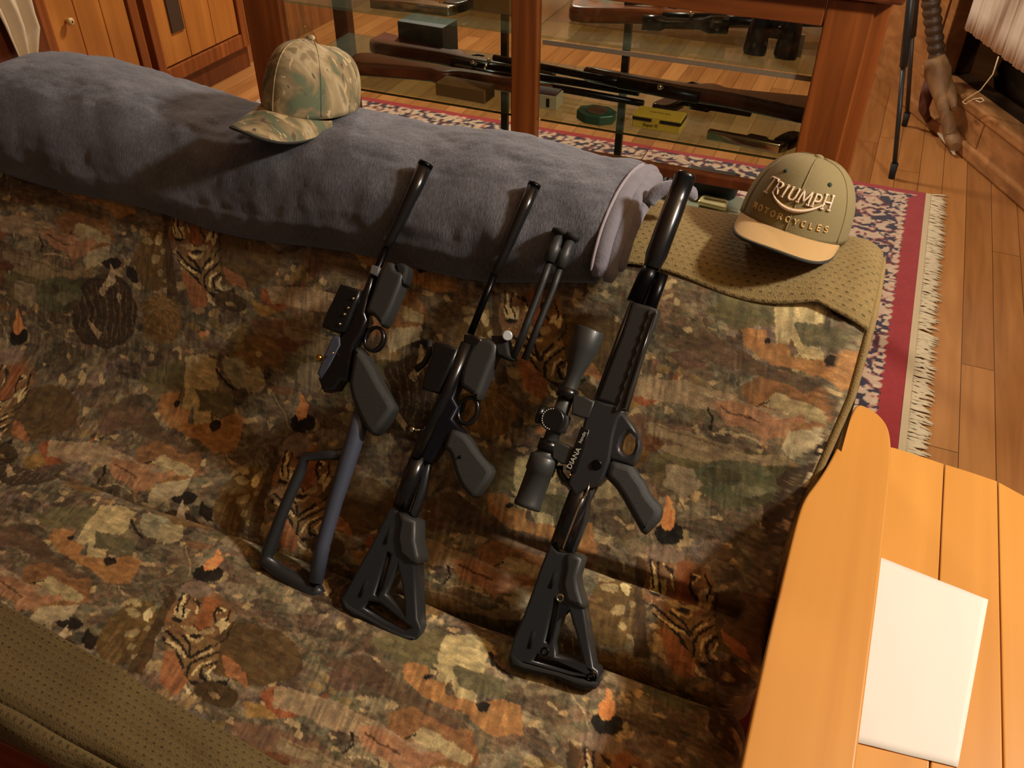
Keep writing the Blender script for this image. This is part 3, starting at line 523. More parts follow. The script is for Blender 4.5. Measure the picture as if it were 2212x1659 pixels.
TILE = json.loads('[["p",[74,58,36],[[-758,302],[-765,284],[-786,268],[-815,257],[-849,255],[-879,262],[-901,275],[-908,294],[-900,313],[-879,329],[-849,339],[-816,340],[-786,333],[-766,320]]],["p",[84,66,38],[[-959,272],[-958,250],[-964,230],[-976,217],[-992,214],[-1008,220],[-1022,236],[-1030,257],[-1030,280],[-1024,300],[-1012,312],[-996,315],[-980,308],[-967,293]]],["p",[95,70,40],[[-723,178],[-725,165],[-736,152],[-754,142],[-776,137],[-796,137],[-812,144],[-820,155],[-817,168],[-806,181],[-787,191],[-765,196],[-745,195],[-730,189]]],["p",[112,78,50],[[-1201,292],[-1157,323],[-1097,312],[-1072,279],[-1112,240],[-1162,246]]],["p",[82,74,50],[[-1151,186],[-1154,169],[-1171,154],[-1197,141],[-1228,134],[-1257,134],[-1278,142],[-1288,156],[-1284,172],[-1267,189],[-1240,201],[-1209,208],[-1181,207],[-1160,199]]],["p",[70,66,44],[[-1106,204],[-1111,196],[-1124,190],[-1143,185],[-1165,183],[-1184,185],[-1198,190],[-1202,197],[-1197,205],[-1183,212],[-1164,216],[-1142,218],[-1123,216],[-1110,211]]],["p",[116,100,74],[[-1310,216],[-1247,213],[-1184,202],[-1128,222],[-1106,211],[-1181,187],[-1262,185],[-1305,192]]],["p",[126,110,80],[[-1174,259],[-1131,261],[-1122,242],[-1161,238],[-1187,244]]],["s",[112,82,46],[[-1101.6,311.1],[-1107.3,241.3],[-1111.0,209.7]],2.2],["s",[112,82,46],[[-1105.7,302.7],[-1110.1,240.7],[-1111.0,209.7]],2.2],["s",[112,82,46],[[-1109.9,294.3],[-1112.9,240.1],[-1111.0,209.7]],2.2],["s",[112,82,46],[[-1114.0,285.9],[-1115.7,239.5],[-1111.0,209.7]],2.2],["s",[112,82,46],[[-1118.2,277.4],[-1118.5,239.0],[-1111.0,209.7]],2.2],["s",[112,82,46],[[-1122.4,268.9],[-1121.4,238.4],[-1111.0,209.7]],2.2],["s",[112,82,46],[[-1126.6,260.4],[-1124.2,237.8],[-1111.0,209.7]],2.2],["s",[112,82,46],[[-1130.8,251.9],[-1127.0,237.2],[-1111.0,209.7]],2.2],["s",[112,82,46],[[-1135.0,243.3],[-1129.8,236.6],[-1111.0,209.7]],2.2],["p",[50,40,30],[[-1138,173],[-1115,205],[-1084,222],[-1049,223],[-1021,206],[-1007,179],[-1007,144],[-1023,120],[-1061,103],[-1105,103],[-1130,128]]],["p",[26,22,17],[[-1055,244],[-1056,240],[-1061,236],[-1068,233],[-1076,231],[-1084,231],[-1089,233],[-1092,237],[-1091,241],[-1086,245],[-1079,248],[-1071,250],[-1063,250],[-1058,248]]],["p",[150,132,104],[[-1077,240],[-1068,230],[-1060,213],[-1077,186],[-1087,190],[-1076,213]]],["p",[150,132,104],[[-1054,200],[-1043,194],[-1046,185],[-1054,191]]],["p",[26,22,17],[[-1045,243],[-1024,240],[-1013,221],[-1027,220],[-1041,228]]],["s",[92,76,54],[[-1134.9,181.2],[-1115.4,146.5],[-1116.1,118.9]],1.6],["s",[92,76,54],[[-1125.2,187.2],[-1100.4,149.9],[-1105.9,117.3]],1.6],["s",[92,76,54],[[-1115.6,193.2],[-1085.5,153.3],[-1095.8,115.8]],1.6],["s",[92,76,54],[[-1106.0,199.2],[-1090.1,152.2],[-1085.7,114.2]],1.6],["s",[92,76,54],[[-1096.5,205.1],[-1075.3,155.6],[-1075.7,112.7]],1.6],["s",[92,76,54],[[-1087.0,211.0],[-1060.5,159.0],[-1065.7,111.1]],1.6],["s",[92,76,54],[[-1077.5,216.8],[-1065.1,157.9],[-1055.7,109.6]],1.6],["s",[92,76,54],[[-1066.7,215.3],[-1050.4,161.3],[-1047.2,115.5]],1.6],["s",[92,76,54],[[-1055.9,213.8],[-1035.8,164.6],[-1038.8,121.4]],1.6],["s",[92,76,54],[[-1045.2,212.3],[-1040.3,163.5],[-1030.4,127.3]],1.6],["s",[92,76,54],[[-1034.5,210.8],[-1025.8,166.8],[-1022.0,133.1]],1.6],["s",[92,76,54],[[-1023.8,209.3],[-1011.4,170.1],[-1013.7,138.9]],1.6],["s",[92,76,54],[[-1013.2,207.8],[-1015.9,169.1],[-1005.4,144.7]],1.6],["p",[140,118,90],[[-1103,142],[-1087,137],[-1068,125],[-1074,115],[-1090,127]]],["p",[100,76,44],[[-999,196],[-970,216],[-932,207],[-914,177],[-925,148],[-954,136],[-986,144]]],["s",[128,102,64],[[-964.2,194.4],[-983.4,195.3],[-1000.8,186.0]],1.5],["s",[128,102,64],[[-964.2,194.4],[-980.4,201.0],[-995.1,199.0]],1.5],["s",[128,102,64],[[-964.2,194.4],[-975.0,205.7],[-984.3,209.4]],1.5],["s",[128,102,64],[[-964.2,194.4],[-967.9,208.7],[-970.2,215.7]],1.5],["s",[128,102,64],[[-964.2,194.4],[-960.3,209.4],[-954.9,216.9]],1.5],["s",[128,102,64],[[-964.2,194.4],[-953.3,207.9],[-940.8,213.1]],1.5],["s",[128,102,64],[[-964.2,194.4],[-948.0,204.4],[-929.9,204.7]],1.5],["s",[128,102,64],[[-964.2,194.4],[-945.1,199.4],[-923.9,193.0]],1.5],["s",[128,102,64],[[-964.2,194.4],[-945.1,193.6],[-923.6,179.8]],1.5],["s",[128,102,64],[[-964.2,194.4],[-948.0,187.9],[-929.0,167.0]],1.5],["s",[128,102,64],[[-964.2,194.4],[-953.4,183.2],[-939.5,156.5]],1.5],["s",[128,102,64],[[-964.2,194.4],[-960.4,180.2],[-953.5,150.0]],1.5],["s",[128,102,64],[[-964.2,194.4],[-968.1,179.3],[-968.9,148.5]],1.5],["s",[128,102,64],[[-964.2,194.4],[-975.2,180.8],[-983.2,152.2]],1.5],["s",[128,102,64],[[-964.2,194.4],[-980.6,184.4],[-994.4,160.7]],1.5],["p",[128,112,78],[[-1008,304],[-1009,301],[-1013,300],[-1017,299],[-1022,300],[-1026,301],[-1029,303],[-1029,306],[-1027,308],[-1024,309],[-1020,310],[-1015,309],[-1011,308],[-1008,306]]],["p",[128,112,78],[[-984,301],[-986,296],[-988,293],[-991,291],[-994,291],[-996,294],[-997,297],[-996,302],[-995,306],[-992,310],[-989,311],[-987,311],[-985,309],[-984,305]]],["p",[128,112,78],[[-981,265],[-982,261],[-986,258],[-989,257],[-993,257],[-997,259],[-998,262],[-998,266],[-996,270],[-993,273],[-989,274],[-986,274],[-982,272],[-981,269]]],["p",[128,112,78],[[-998,290],[-1000,287],[-1004,285],[-1009,285],[-1014,285],[-1019,287],[-1022,289],[-1023,292],[-1021,295],[-1017,297],[-1011,298],[-1006,297],[-1001,296],[-998,293]]],["p",[128,112,78],[[-971,279],[-972,277],[-974,276],[-976,275],[-979,275],[-981,276],[-982,278],[-982,280],[-981,282],[-979,283],[-977,284],[-975,284],[-973,283],[-971,281]]],["p",[128,112,78],[[-971,245],[-972,243],[-974,242],[-976,241],[-979,241],[-981,242],[-982,244],[-982,246],[-981,249],[-979,250],[-976,251],[-974,251],[-972,250],[-971,248]]],["p",[128,112,78],[[-932,233],[-935,231],[-940,230],[-948,229],[-957,230],[-964,232],[-969,234],[-970,236],[-968,238],[-962,240],[-954,240],[-946,239],[-939,238],[-934,236]]],["p",[128,112,78],[[-918,234],[-920,231],[-924,229],[-928,228],[-933,228],[-936,230],[-939,233],[-939,236],[-937,239],[-934,241],[-930,242],[-925,242],[-921,240],[-919,238]]],["p",[128,112,78],[[-1171,185],[-1173,182],[-1176,180],[-1180,179],[-1184,179],[-1188,181],[-1190,183],[-1190,186],[-1189,189],[-1185,191],[-1181,192],[-1177,191],[-1173,190],[-1171,188]]],["p",[128,112,78],[[-1213,82],[-1215,77],[-1218,74],[-1223,72],[-1227,73],[-1230,75],[-1232,78],[-1232,82],[-1230,87],[-1227,90],[-1222,91],[-1218,91],[-1214,89],[-1213,86]]],["p",[176,154,110],[[-984,299],[-983,295],[-983,291],[-984,288],[-987,287],[-990,288],[-993,290],[-996,294],[-997,297],[-997,301],[-996,304],[-993,305],[-990,304],[-987,302]]],["p",[62,48,30],[[-989,343],[-973,336],[-957,272],[-934,218],[-956,213],[-974,284]]],["p",[106,76,50],[[-880,328],[-881,310],[-890,293],[-907,281],[-927,277],[-948,281],[-964,293],[-972,310],[-971,329],[-961,346],[-944,357],[-923,361],[-903,356],[-888,345]]],["p",[108,84,54],[[-953,279],[-875,298],[-861,270],[-875,231],[-900,246],[-928,256]]],["p",[122,72,42],[[-939,353],[-915,352],[-909,326],[-904,311],[-913,300],[-927,308],[-929,329]]],["p",[176,154,110],[[-966,319],[-962,332],[-955,323],[-944,325],[-941,308],[-953,304],[-961,310]]],["p",[176,154,110],[[-896,325],[-889,330],[-880,323],[-882,306],[-891,315],[-899,312]]],["s",[176,154,110],[[-965.4,340.7],[-960.4,329.2]],3],["s",[176,154,110],[[-952.9,340.9],[-940.8,334.4],[-932.8,321.3]],2.5],["s",[176,154,110],[[-910.4,341.7],[-901.4,340.5],[-907.6,332.1]],2.5],["s",[26,22,17],[[-968.4,342.3],[-964.4,322.5],[-958.0,312.7]],3],["s",[26,22,17],[[-958.0,344.3],[-955.8,324.2],[-946.6,309.8]],3],["s",[26,22,17],[[-950.9,339.8],[-934.8,331.2]],2.5],["s",[26,22,17],[[-912.7,339.8],[-909.0,326.0],[-900.5,318.9]],4],["s",[26,22,17],[[-895.3,344.6],[-887.1,330.3],[-887.5,319.4]],3],["s",[26,22,17],[[-877.2,328.6],[-872.2,304.3],[-878.2,291.4]],2.5],["p",[40,30,20],[[-936,337],[-937,336],[-939,335],[-941,334],[-943,335],[-945,335],[-946,336],[-947,338],[-946,339],[-944,340],[-942,340],[-940,340],[-938,339],[-937,338]]],["p",[40,30,20],[[-903,338],[-903,337],[-904,336],[-905,335],[-907,334],[-909,335],[-910,335],[-911,336],[-911,338],[-910,339],[-908,340],[-907,340],[-905,340],[-903,339]]],["p",[26,22,17],[[-961,305],[-942,307],[-946,300],[-957,300]]],["p",[136,116,80],[[-910,299],[-911,297],[-915,295],[-920,294],[-926,293],[-931,294],[-935,296],[-936,298],[-935,300],[-931,302],[-926,303],[-920,304],[-915,303],[-911,301]]],["p",[136,116,80],[[-893,306],[-893,303],[-895,301],[-898,298],[-902,297],[-907,296],[-910,297],[-912,299],[-912,302],[-910,305],[-907,307],[-903,308],[-898,309],[-895,308]]],["p",[26,22,17],[[-903,295],[-903,293],[-905,292],[-909,290],[-912,290],[-916,290],[-919,290],[-920,292],[-919,293],[-917,295],[-914,296],[-910,297],[-906,297],[-904,297]]],["s",[165,140,96],[[-924.5,289.3],[-916.7,285.7],[-902.8,287.1],[-900.3,292.0]],4],["s",[150,130,90],[[-956.1,281.3],[-950.6,294.3],[-935.4,298.8]],1.2],["s",[50,30,18],[[-926.5,307.9],[-913.5,300.3],[-905.3,307.8]],2],["s",[26,22,17],[[-950.5,284.7],[-923.1,273.4],[-897.8,262.5]],4.5],["s",[26,22,17],[[-946.3,273.0],[-921.4,264.9],[-899.0,251.2],[-889.3,238.5]],4.5],["s",[26,22,17],[[-927.4,285.7],[-910.7,278.1],[-898.5,266.0]],4.5],["s",[26,22,17],[[-884.4,287.3],[-893.2,274.5],[-895.2,263.0]],4.5],["s",[26,22,17],[[-869.8,284.4],[-882.4,269.4],[-889.6,256.9],[-884.3,239.6]],4.5],["s",[26,22,17],[[-862.5,269.9],[-872.0,257.0],[-865.8,243.7],[-846.0,240.7]],4.5],["s",[176,154,110],[[-939.0,272.3],[-912.1,263.1]],4],["s",[176,154,110],[[-879.3,283.9],[-889.1,271.7]],4],["s",[176,154,110],[[-869.1,268.5],[-877.8,259.4],[-876.6,245.0]],4],["s",[176,154,110],[[-859.4,263.3],[-862.2,251.8],[-854.2,246.9]],4],["s",[176,154,110],[[-922.1,268.4],[-902.9,261.4]],4],["p",[128,82,52],[[-935,256],[-927,261],[-906,253],[-890,243],[-877,230],[-878,214],[-892,206],[-910,217],[-923,239]]],["p",[128,82,52],[[-861,282],[-845,279],[-822,271],[-809,260],[-805,252],[-824,258],[-836,257],[-851,265]]],["p",[26,22,17],[[-890,242],[-876,236],[-854,240],[-833,254],[-829,248],[-849,233],[-870,230]]],["p",[176,154,110],[[-880,231],[-872,224],[-859,219],[-865,217],[-877,221]]],["p",[58,46,28],[[-806,234],[-808,228],[-817,222],[-829,218],[-842,217],[-854,219],[-863,224],[-866,230],[-863,236],[-854,242],[-842,246],[-829,246],[-817,245],[-809,240]]],["p",[130,106,72],[[-881,206],[-883,204],[-886,202],[-891,201],[-897,201],[-901,202],[-904,204],[-905,206],[-904,208],[-900,210],[-895,211],[-890,211],[-885,210],[-882,208]]],["p",[130,106,72],[[-853,204],[-854,202],[-857,200],[-861,199],[-866,199],[-870,200],[-872,202],[-873,204],[-872,206],[-869,208],[-865,209],[-860,209],[-856,208],[-853,206]]],["p",[130,106,72],[[-849,211],[-850,209],[-852,208],[-856,207],[-860,207],[-863,208],[-865,209],[-866,211],[-865,213],[-862,214],[-859,215],[-855,215],[-852,214],[-850,213]]],["p",[130,106,72],[[-827,228],[-828,227],[-830,226],[-833,225],[-837,225],[-840,226],[-842,227],[-842,229],[-841,230],[-839,231],[-836,232],[-833,232],[-830,231],[-828,230]]],["p",[128,98,54],[[-800,240],[-770,243],[-743,235],[-782,222]]],["p",[122,70,45],[[-787,259],[-775,269],[-754,270],[-728,266],[-718,278],[-713,289],[-710,287],[-710,273],[-719,259],[-732,242],[-748,233],[-765,242],[-781,248]]],["s",[84,48,28],[[-779.0,263.2],[-764.5,257.8],[-754.2,248.6]],2],["p",[96,74,58],[[-797,212],[-749,223],[-676,225],[-663,207],[-709,192],[-777,198]]],["p",[84,52,32],[[-705,192],[-707,188],[-712,184],[-721,181],[-730,181],[-738,182],[-744,185],[-746,189],[-744,193],[-738,197],[-730,200],[-721,201],[-712,199],[-707,196]]],["p",[110,92,60],[[-701,297],[-701,294],[-702,290],[-704,288],[-707,288],[-709,289],[-712,291],[-713,294],[-713,298],[-712,301],[-710,303],[-707,304],[-704,303],[-702,300]]],["p",[110,92,60],[[-712,309],[-713,306],[-715,304],[-718,302],[-722,301],[-726,301],[-729,303],[-731,305],[-730,307],[-728,310],[-725,312],[-720,312],[-716,312],[-714,311]]],["p",[110,92,60],[[-681,287],[-681,284],[-683,282],[-685,280],[-689,279],[-692,279],[-695,281],[-696,284],[-696,287],[-695,290],[-692,292],[-688,293],[-685,292],[-682,290]]],["p",[110,92,60],[[-719,293],[-720,291],[-722,288],[-727,286],[-732,285],[-736,285],[-740,286],[-741,289],[-741,291],[-738,294],[-734,296],[-729,297],[-724,297],[-721,295]]],["p",[104,88,54],[[-882,175],[-884,173],[-889,172],[-894,172],[-900,173],[-905,175],[-908,178],[-908,181],[-905,183],[-901,184],[-895,184],[-890,183],[-885,181],[-882,178]]],["p",[104,88,54],[[-863,163],[-865,160],[-869,159],[-874,159],[-880,160],[-884,162],[-886,165],[-886,168],[-883,171],[-879,172],[-874,172],[-869,171],[-865,169],[-863,166]]],["p",[104,88,54],[[-839,188],[-841,186],[-846,185],[-852,185],[-859,187],[-864,189],[-867,192],[-868,195],[-865,197],[-860,198],[-854,198],[-848,196],[-842,194],[-839,191]]],["p",[104,88,54],[[-800,188],[-804,182],[-809,177],[-814,175],[-818,176],[-820,180],[-821,186],[-819,193],[-815,199],[-811,204],[-806,206],[-801,205],[-799,201],[-798,195]]],["p",[104,88,54],[[-802,167],[-805,161],[-808,157],[-813,156],[-816,156],[-818,160],[-819,165],[-817,170],[-814,176],[-810,179],[-806,181],[-803,180],[-800,177],[-800,172]]],["s",[140,120,86],[[-838.1,168.9],[-826.1,186.5],[-814.2,203.9]],2],["p",[150,95,60],[[-884,169],[-874,173],[-874,163],[-881,163]]],["p",[150,105,75],[[-864,172],[-865,170],[-866,168],[-869,167],[-872,166],[-875,167],[-877,168],[-878,169],[-878,171],[-876,173],[-873,175],[-870,175],[-868,175],[-865,174]]],["p",[140,114,76],[[-765,166],[-765,164],[-766,161],[-768,159],[-770,159],[-772,160],[-774,162],[-775,164],[-775,167],[-774,169],[-773,171],[-770,172],[-768,171],[-766,169]]],["p",[140,114,76],[[-887,139],[-887,137],[-889,135],[-893,134],[-896,133],[-900,133],[-903,133],[-904,135],[-903,136],[-901,138],[-898,140],[-894,141],[-891,141],[-888,140]]],["p",[140,114,76],[[-832,122],[-832,120],[-834,118],[-836,117],[-839,116],[-842,116],[-844,117],[-845,119],[-845,121],[-843,123],[-841,124],[-838,125],[-835,125],[-833,124]]],["p",[20,20,18],[[-654,86],[-654,79],[-658,73],[-666,68],[-674,65],[-683,66],[-689,70],[-692,75],[-692,82],[-688,89],[-680,94],[-672,96],[-663,95],[-657,92]]],["p",[190,118,68],[[-669,101],[-669,93],[-671,87],[-675,83],[-680,82],[-684,85],[-688,90],[-690,97],[-689,104],[-687,110],[-683,114],[-679,115],[-674,112],[-671,107]]],["p",[190,118,68],[[-689,127],[-682,123],[-676,109],[-687,108]]],["p",[110,80,58],[[-698,123],[-700,120],[-705,117],[-713,114],[-722,112],[-731,112],[-737,113],[-739,116],[-738,120],[-732,123],[-724,126],[-715,127],[-706,128],[-700,126]]],["s",[140,120,90],[[-733.3,110.1],[-710.6,90.4],[-692.6,68.1]],2.5],["p",[110,92,78],[[-646,56],[-648,50],[-655,45],[-665,41],[-677,40],[-687,41],[-694,45],[-697,50],[-694,56],[-687,62],[-677,65],[-666,67],[-656,65],[-649,62]]],["p",[150,122,84],[[-700,106],[-700,104],[-701,103],[-703,102],[-706,101],[-708,101],[-710,102],[-711,103],[-710,104],[-709,105],[-707,107],[-705,107],[-702,107],[-701,107]]],["p",[150,122,84],[[-667,121],[-667,120],[-668,118],[-669,117],[-671,117],[-673,117],[-674,118],[-675,119],[-675,121],[-674,122],[-672,124],[-671,124],[-669,124],[-668,123]]],["p",[150,122,84],[[-720,73],[-720,72],[-721,70],[-723,69],[-726,68],[-728,68],[-730,69],[-731,70],[-731,72],[-729,74],[-727,75],[-725,76],[-722,75],[-720,75]]],["p",[150,122,84],[[-651,66],[-651,65],[-652,64],[-654,63],[-656,62],[-658,62],[-660,63],[-660,64],[-660,65],[-659,66],[-657,67],[-655,68],[-653,68],[-652,67]]],["p",[150,122,84],[[-643,140],[-643,137],[-644,134],[-646,131],[-648,131],[-651,132],[-653,134],[-654,138],[-654,141],[-654,145],[-652,147],[-649,147],[-647,146],[-645,144]]],["p",[150,122,84],[[-631,147],[-631,144],[-632,141],[-633,140],[-635,139],[-638,140],[-639,142],[-640,145],[-641,148],[-640,151],[-638,152],[-636,153],[-634,152],[-632,150]]],["p",[86,80,56],[[-961,98],[-902,124],[-884,79],[-934,58],[-983,69]]],["p",[150,134,96],[[-900,124],[-869,139],[-840,135],[-840,120],[-833,100],[-837,70],[-823,46],[-849,42],[-866,61],[-868,45],[-878,42],[-888,70],[-898,98]]],["p",[164,146,104],[[-877,111],[-853,124],[-842,105],[-858,86],[-870,90]]],["p",[112,106,84],[[-835,139],[-801,150],[-782,142],[-783,106],[-802,104],[-820,114]]],["s",[26,22,17],[[-838.6,120.5],[-825.4,107.4],[-800.9,98.7]],5],["p",[138,124,92],[[-797,131],[-766,146],[-748,121],[-757,104],[-778,99]]],["p",[82,78,58],[[-871,82],[-832,88],[-806,91],[-796,64],[-852,57]]],["p",[136,96,58],[[-892,53],[-869,54],[-862,39],[-823,46],[-800,63],[-775,66],[-758,26],[-790,13],[-828,25],[-882,25],[-921,39],[-930,60],[-899,67]]],["p",[26,22,17],[[-806,43],[-809,40],[-813,38],[-817,38],[-820,40],[-823,42],[-824,46],[-822,49],[-820,52],[-816,53],[-812,53],[-808,52],[-806,49],[-805,46]]],["p",[26,22,17],[[-889,56],[-889,55],[-890,53],[-892,52],[-895,51],[-897,51],[-898,52],[-899,54],[-899,55],[-898,57],[-896,58],[-894,59],[-891,59],[-890,58]]],["p",[78,62,48],[[-1021,20],[-979,51],[-930,36],[-880,19],[-817,13],[-832,1],[-896,7],[-971,10]]],["p",[84,64,54],[[-1014,10],[-983,22],[-965,4],[-987,-8]]],["p",[128,108,84],[[-1059,-33],[-984,-21],[-927,-25],[-888,-33],[-835,-26],[-799,-27],[-833,-37],[-903,-49],[-987,-54],[-1045,-58]]],["p",[140,124,90],[[-870,-9],[-838,-12],[-799,-20],[-800,-32],[-843,-32],[-880,-27]]],["s",[150,130,100],[[-963.1,-31.0],[-925.0,-33.7],[-894.0,-40.6]],1.5],["p",[134,96,70],[[-92,264],[-70,271],[-50,269],[-31,268],[-9,262],[9,272],[13,277],[22,272],[22,266],[11,257],[2,242],[-12,235],[-16,223],[-22,235],[-45,241],[-65,242],[-80,251]]],["s",[76,52,36],[[-78.9,260.1],[-54.0,255.6],[-29.5,251.7]],3],["s",[26,22,17],[[-95.2,252.7],[-85.5,242.8],[-87.1,230.0]],4],["s",[26,22,17],[[-34.5,271.8],[-22.6,282.2]],2.5],["p",[140,126,98],[[6,251],[52,268],[55,247],[33,232],[14,217],[5,231]]],["p",[116,100,76],[[-167,217],[-117,219],[-44,215],[-11,203],[-39,197],[-101,201],[-163,203]]],["s",[92,74,50],[[-153.8,215.1],[-91.5,213.1],[-41.4,205.3]],2],["s",[150,132,100],[[-82.3,225.0],[-60.5,234.1],[-24.4,231.6]],2],["p",[76,77,56],[[15,179],[12,165],[-1,152],[-22,142],[-46,137],[-68,139],[-85,146],[-93,158],[-90,172],[-76,186],[-55,195],[-31,200],[-9,198],[7,191]]],["p",[62,60,42],[[-34,175],[-36,171],[-42,167],[-51,164],[-62,163],[-71,164],[-78,166],[-81,170],[-79,175],[-72,179],[-63,182],[-53,183],[-43,182],[-37,179]]],["p",[98,96,72],[[3,167],[1,163],[-5,160],[-14,157],[-24,156],[-33,157],[-40,159],[-42,163],[-40,166],[-34,170],[-25,173],[-15,174],[-6,173],[1,171]]],["p",[62,60,42],[[13,166],[12,162],[8,157],[1,152],[-7,148],[-15,146],[-21,145],[-24,147],[-24,151],[-19,156],[-13,161],[-4,165],[4,168],[10,168]]],["p",[120,106,84],[[-130,171],[-94,175],[-77,154],[-96,130],[-129,139]]]]')
# ------------------------------------------------------------------ printed upholstery: one half-drop repeat, painted flat
TA, TB = 567.0, 303.0                       # repeat in mm; every second row shifts by half a repeat
def tile_canvas():
    q = 1.0; W = int(round(TA/q)); Hh = int(round(2*TB/q)); img = np.zeros((Hh, W, 3), np.float32); al = np.zeros((Hh, W), np.float32)
    ys, xs = np.mgrid[0:Hh, 0:W]; xs = (xs+.5)*q; ys = (ys+.5)*q
    def paint(mask_fn, x0, x1, y0, y1, col):
        for j in range(int(math.floor((0-y1)/TB))-1, int(math.ceil((2*TB-y0)/TB))+2):
            dy = j*TB
            if y1+dy < 0 or y0+dy > 2*TB: continue
            for i in range(-6, 8):
                dx = i*TA+(TA/2 if j % 2 else 0)
                if x1+dx < 0 or x0+dx > TA: continue
                a0 = max(0, int((x0+dx)/q)-1); a1 = min(W, int((x1+dx)/q)+2); b0 = max(0, int((y0+dy)/q)-1); b1 = min(Hh, int((y1+dy)/q)+2)
                if a1 <= a0 or b1 <= b0: continue
                m = mask_fn(xs[b0:b1, a0:a1]-dx, ys[b0:b1, a0:a1]-dy)
                img[b0:b1, a0:a1][m] = col; al[b0:b1, a0:a1][m] = 1
    for s in TILE:
        pts = s[2]; X0 = [p[0] for p in pts]; Y0 = [p[1] for p in pts]
        if s[0] == 'p':
            def mk(x, y, pts=pts):
                c = np.zeros(x.shape, bool); n = len(pts)
                for i in range(n):
                    xa, ya = pts[i]; xb, yb = pts[(i+1) % n]
                    if ya == yb: continue
                    c ^= ((ya > y) != (yb > y)) & (x < (xb-xa)*(y-ya)/(yb-ya)+xa)
                return c
            paint(mk, min(X0), max(X0), min(Y0), max(Y0), s[1])
        else:
            w_ = s[3]*.44
            def mk(x, y, pts=pts, w_=w_):
                c = np.zeros(x.shape, bool)
                for i in range(len(pts)-1):
                    ax, ay = pts[i]; bx, by = pts[i+1]; dx = bx-ax; dy = by-ay; t = np.clip(((x-ax)*dx+(y-ay)*dy)/(dx*dx+dy*dy+1e-9), 0, 1); c |= (x-ax-t*dx)**2+(y-ay-t*dy)**2 < w_*w_
                return c
            paint(mk, min(X0)-w_, max(X0)+w_, min(Y0)-w_, max(Y0)+w_, s[1])
    return img, al, q, W, Hh
CANVAS = tile_canvas()
def fabric(X, T):
    """X, T in mm on the cloth -> rgb (flat printed colour)"""
    img, al, q, W, Hh = CANVAS
    wx = X+2.6*vnoise(X, T, 26, 41)+1.3*vnoise(X, T, 11, 1)+.9*vnoise(X, T, 4, 2); wt = T+2.6*vnoise(X, T, 26, 42)+1.3*vnoise(X, T, 11, 3)+.9*vnoise(X, T, 4, 4)
    j = np.floor(wt/(2*TB)); ty = wt-j*2*TB; tx = np.mod(wx, TA)
    a = np.clip((tx/q).astype(int), 0, W-1); b = np.clip((ty/q).astype(int), 0, Hh-1); rgb = img[b, a]; A = al[b, a][..., None]
    pal = np.array([[74, 58, 38], [44, 35, 25], [100, 84, 56], [112, 98, 72], [84, 70, 44], [108, 76, 52], [74, 72, 52], [134, 116, 84], [60, 46, 32], [90, 66, 46], [108, 90, 76], [88, 80, 60]], np.float32)
    sx = X*.8+T*.25+9*vnoise(X, T, 30, 6); st = T*1.35-X*.15+9*vnoise(X, T, 30, 7)
    h1, d1 = voro(sx, st, 26, 5); h2, d2 = voro(X+5*vnoise(X, T, 12, 8), T*1.3+5*vnoise(X, T, 12, 9), 9.5, 9)
    zone = np.clip(.5+.5*vnoise(X, T, 90, 12)+.3*vnoise(X, T, 45, 13), 0, .999)
    h4, d4 = voro(X+2*vnoise(X, T, 6, 18), T*1.5+2*vnoise(X, T, 6, 19), 5.2, 29)
    c1 = pal[(h1*12).astype(int)]; c2 = pal[np.clip((h2*7+zone*5), 0, 11).astype(int)]
    c3 = pal[np.clip(((zone*.9+.1*h1)*11), 0, 11).astype(int)]
    bg = c1*.40+c2*.35+c3*.25
    bg = bg+((h4-.5)*20)[..., None]*np.array([1, .9, .66])
    crm = (h2 > .95); bg = np.where(crm[..., None], np.array([150, 124, 82], np.float32), bg)
    rgbv = rgb*(.80+.20*1)+(c2-80)*.22+(c1-80)*.10
    col = np.where(A > 0, rgbv, bg)
    zz = np.clip(.5+1.6*vnoise(X, T, 60, 33), 0, 1)
    f = 1+.20*zz*vnoise(X+T*.15, T*.16, 3.2, 20)+.16*(1-zz)*vnoise(X*.3+T*.1, T, 3.6, 22)+.10*vnoise(X, T, 6.5, 21)
    return np.clip(col*f[..., None], 6, 250)
FAB_GAIN = 1.62
def fabric_material():
    m = bpy.data.materials.new('jungle_print_cloth'); m.use_nodes = True; nt = m.node_tree; b = nt.nodes['Principled BSDF']; L = nt.links
    at = nt.nodes.new('ShaderNodeVertexColor'); at.layer_name = 'col'; g = nt.nodes.new('ShaderNodeTexCoord')
    n = nt.nodes.new('ShaderNodeTexNoise'); n.inputs['Scale'].default_value = 380; n.inputs['Detail'].default_value = 4; L.new(g.outputs['Object'], n.inputs['Vector'])
    mr = nt.nodes.new('ShaderNodeMapRange'); mr.inputs[1].default_value = .25; mr.inputs[2].default_value = .75; mr.inputs[3].default_value = .78; mr.inputs[4].default_value = 1.22; L.new(n.outputs['Fac'], mr.inputs[0])
    s = nt.nodes.new('ShaderNodeVectorMath'); s.operation = 'SCALE'; L.new(at.outputs[0], s.inputs[0]); L.new(mr.outputs[0], s.inputs['Scale']); L.new(s.outputs[0], b.inputs['Base Color'])
    b.inputs['Roughness'].default_value = .7; b.inputs['Specular IOR Level'].default_value = .3; b.inputs['Sheen Weight'].default_value = .08
    n2 = nt.nodes.new('ShaderNodeTexNoise'); n2.inputs['Scale'].default_value = 900; L.new(g.outputs['Object'], n2.inputs['Vector'])
    bp = nt.nodes.new('ShaderNodeBump'); bp.inputs['Strength'].default_value = .35; bp.inputs['Distance'].default_value = .0012; L.new(n2.outputs['Fac'], bp.inputs['Height']); L.new(bp.outputs[0], b.inputs['Normal'])
    return m
FAB = fabric_material()
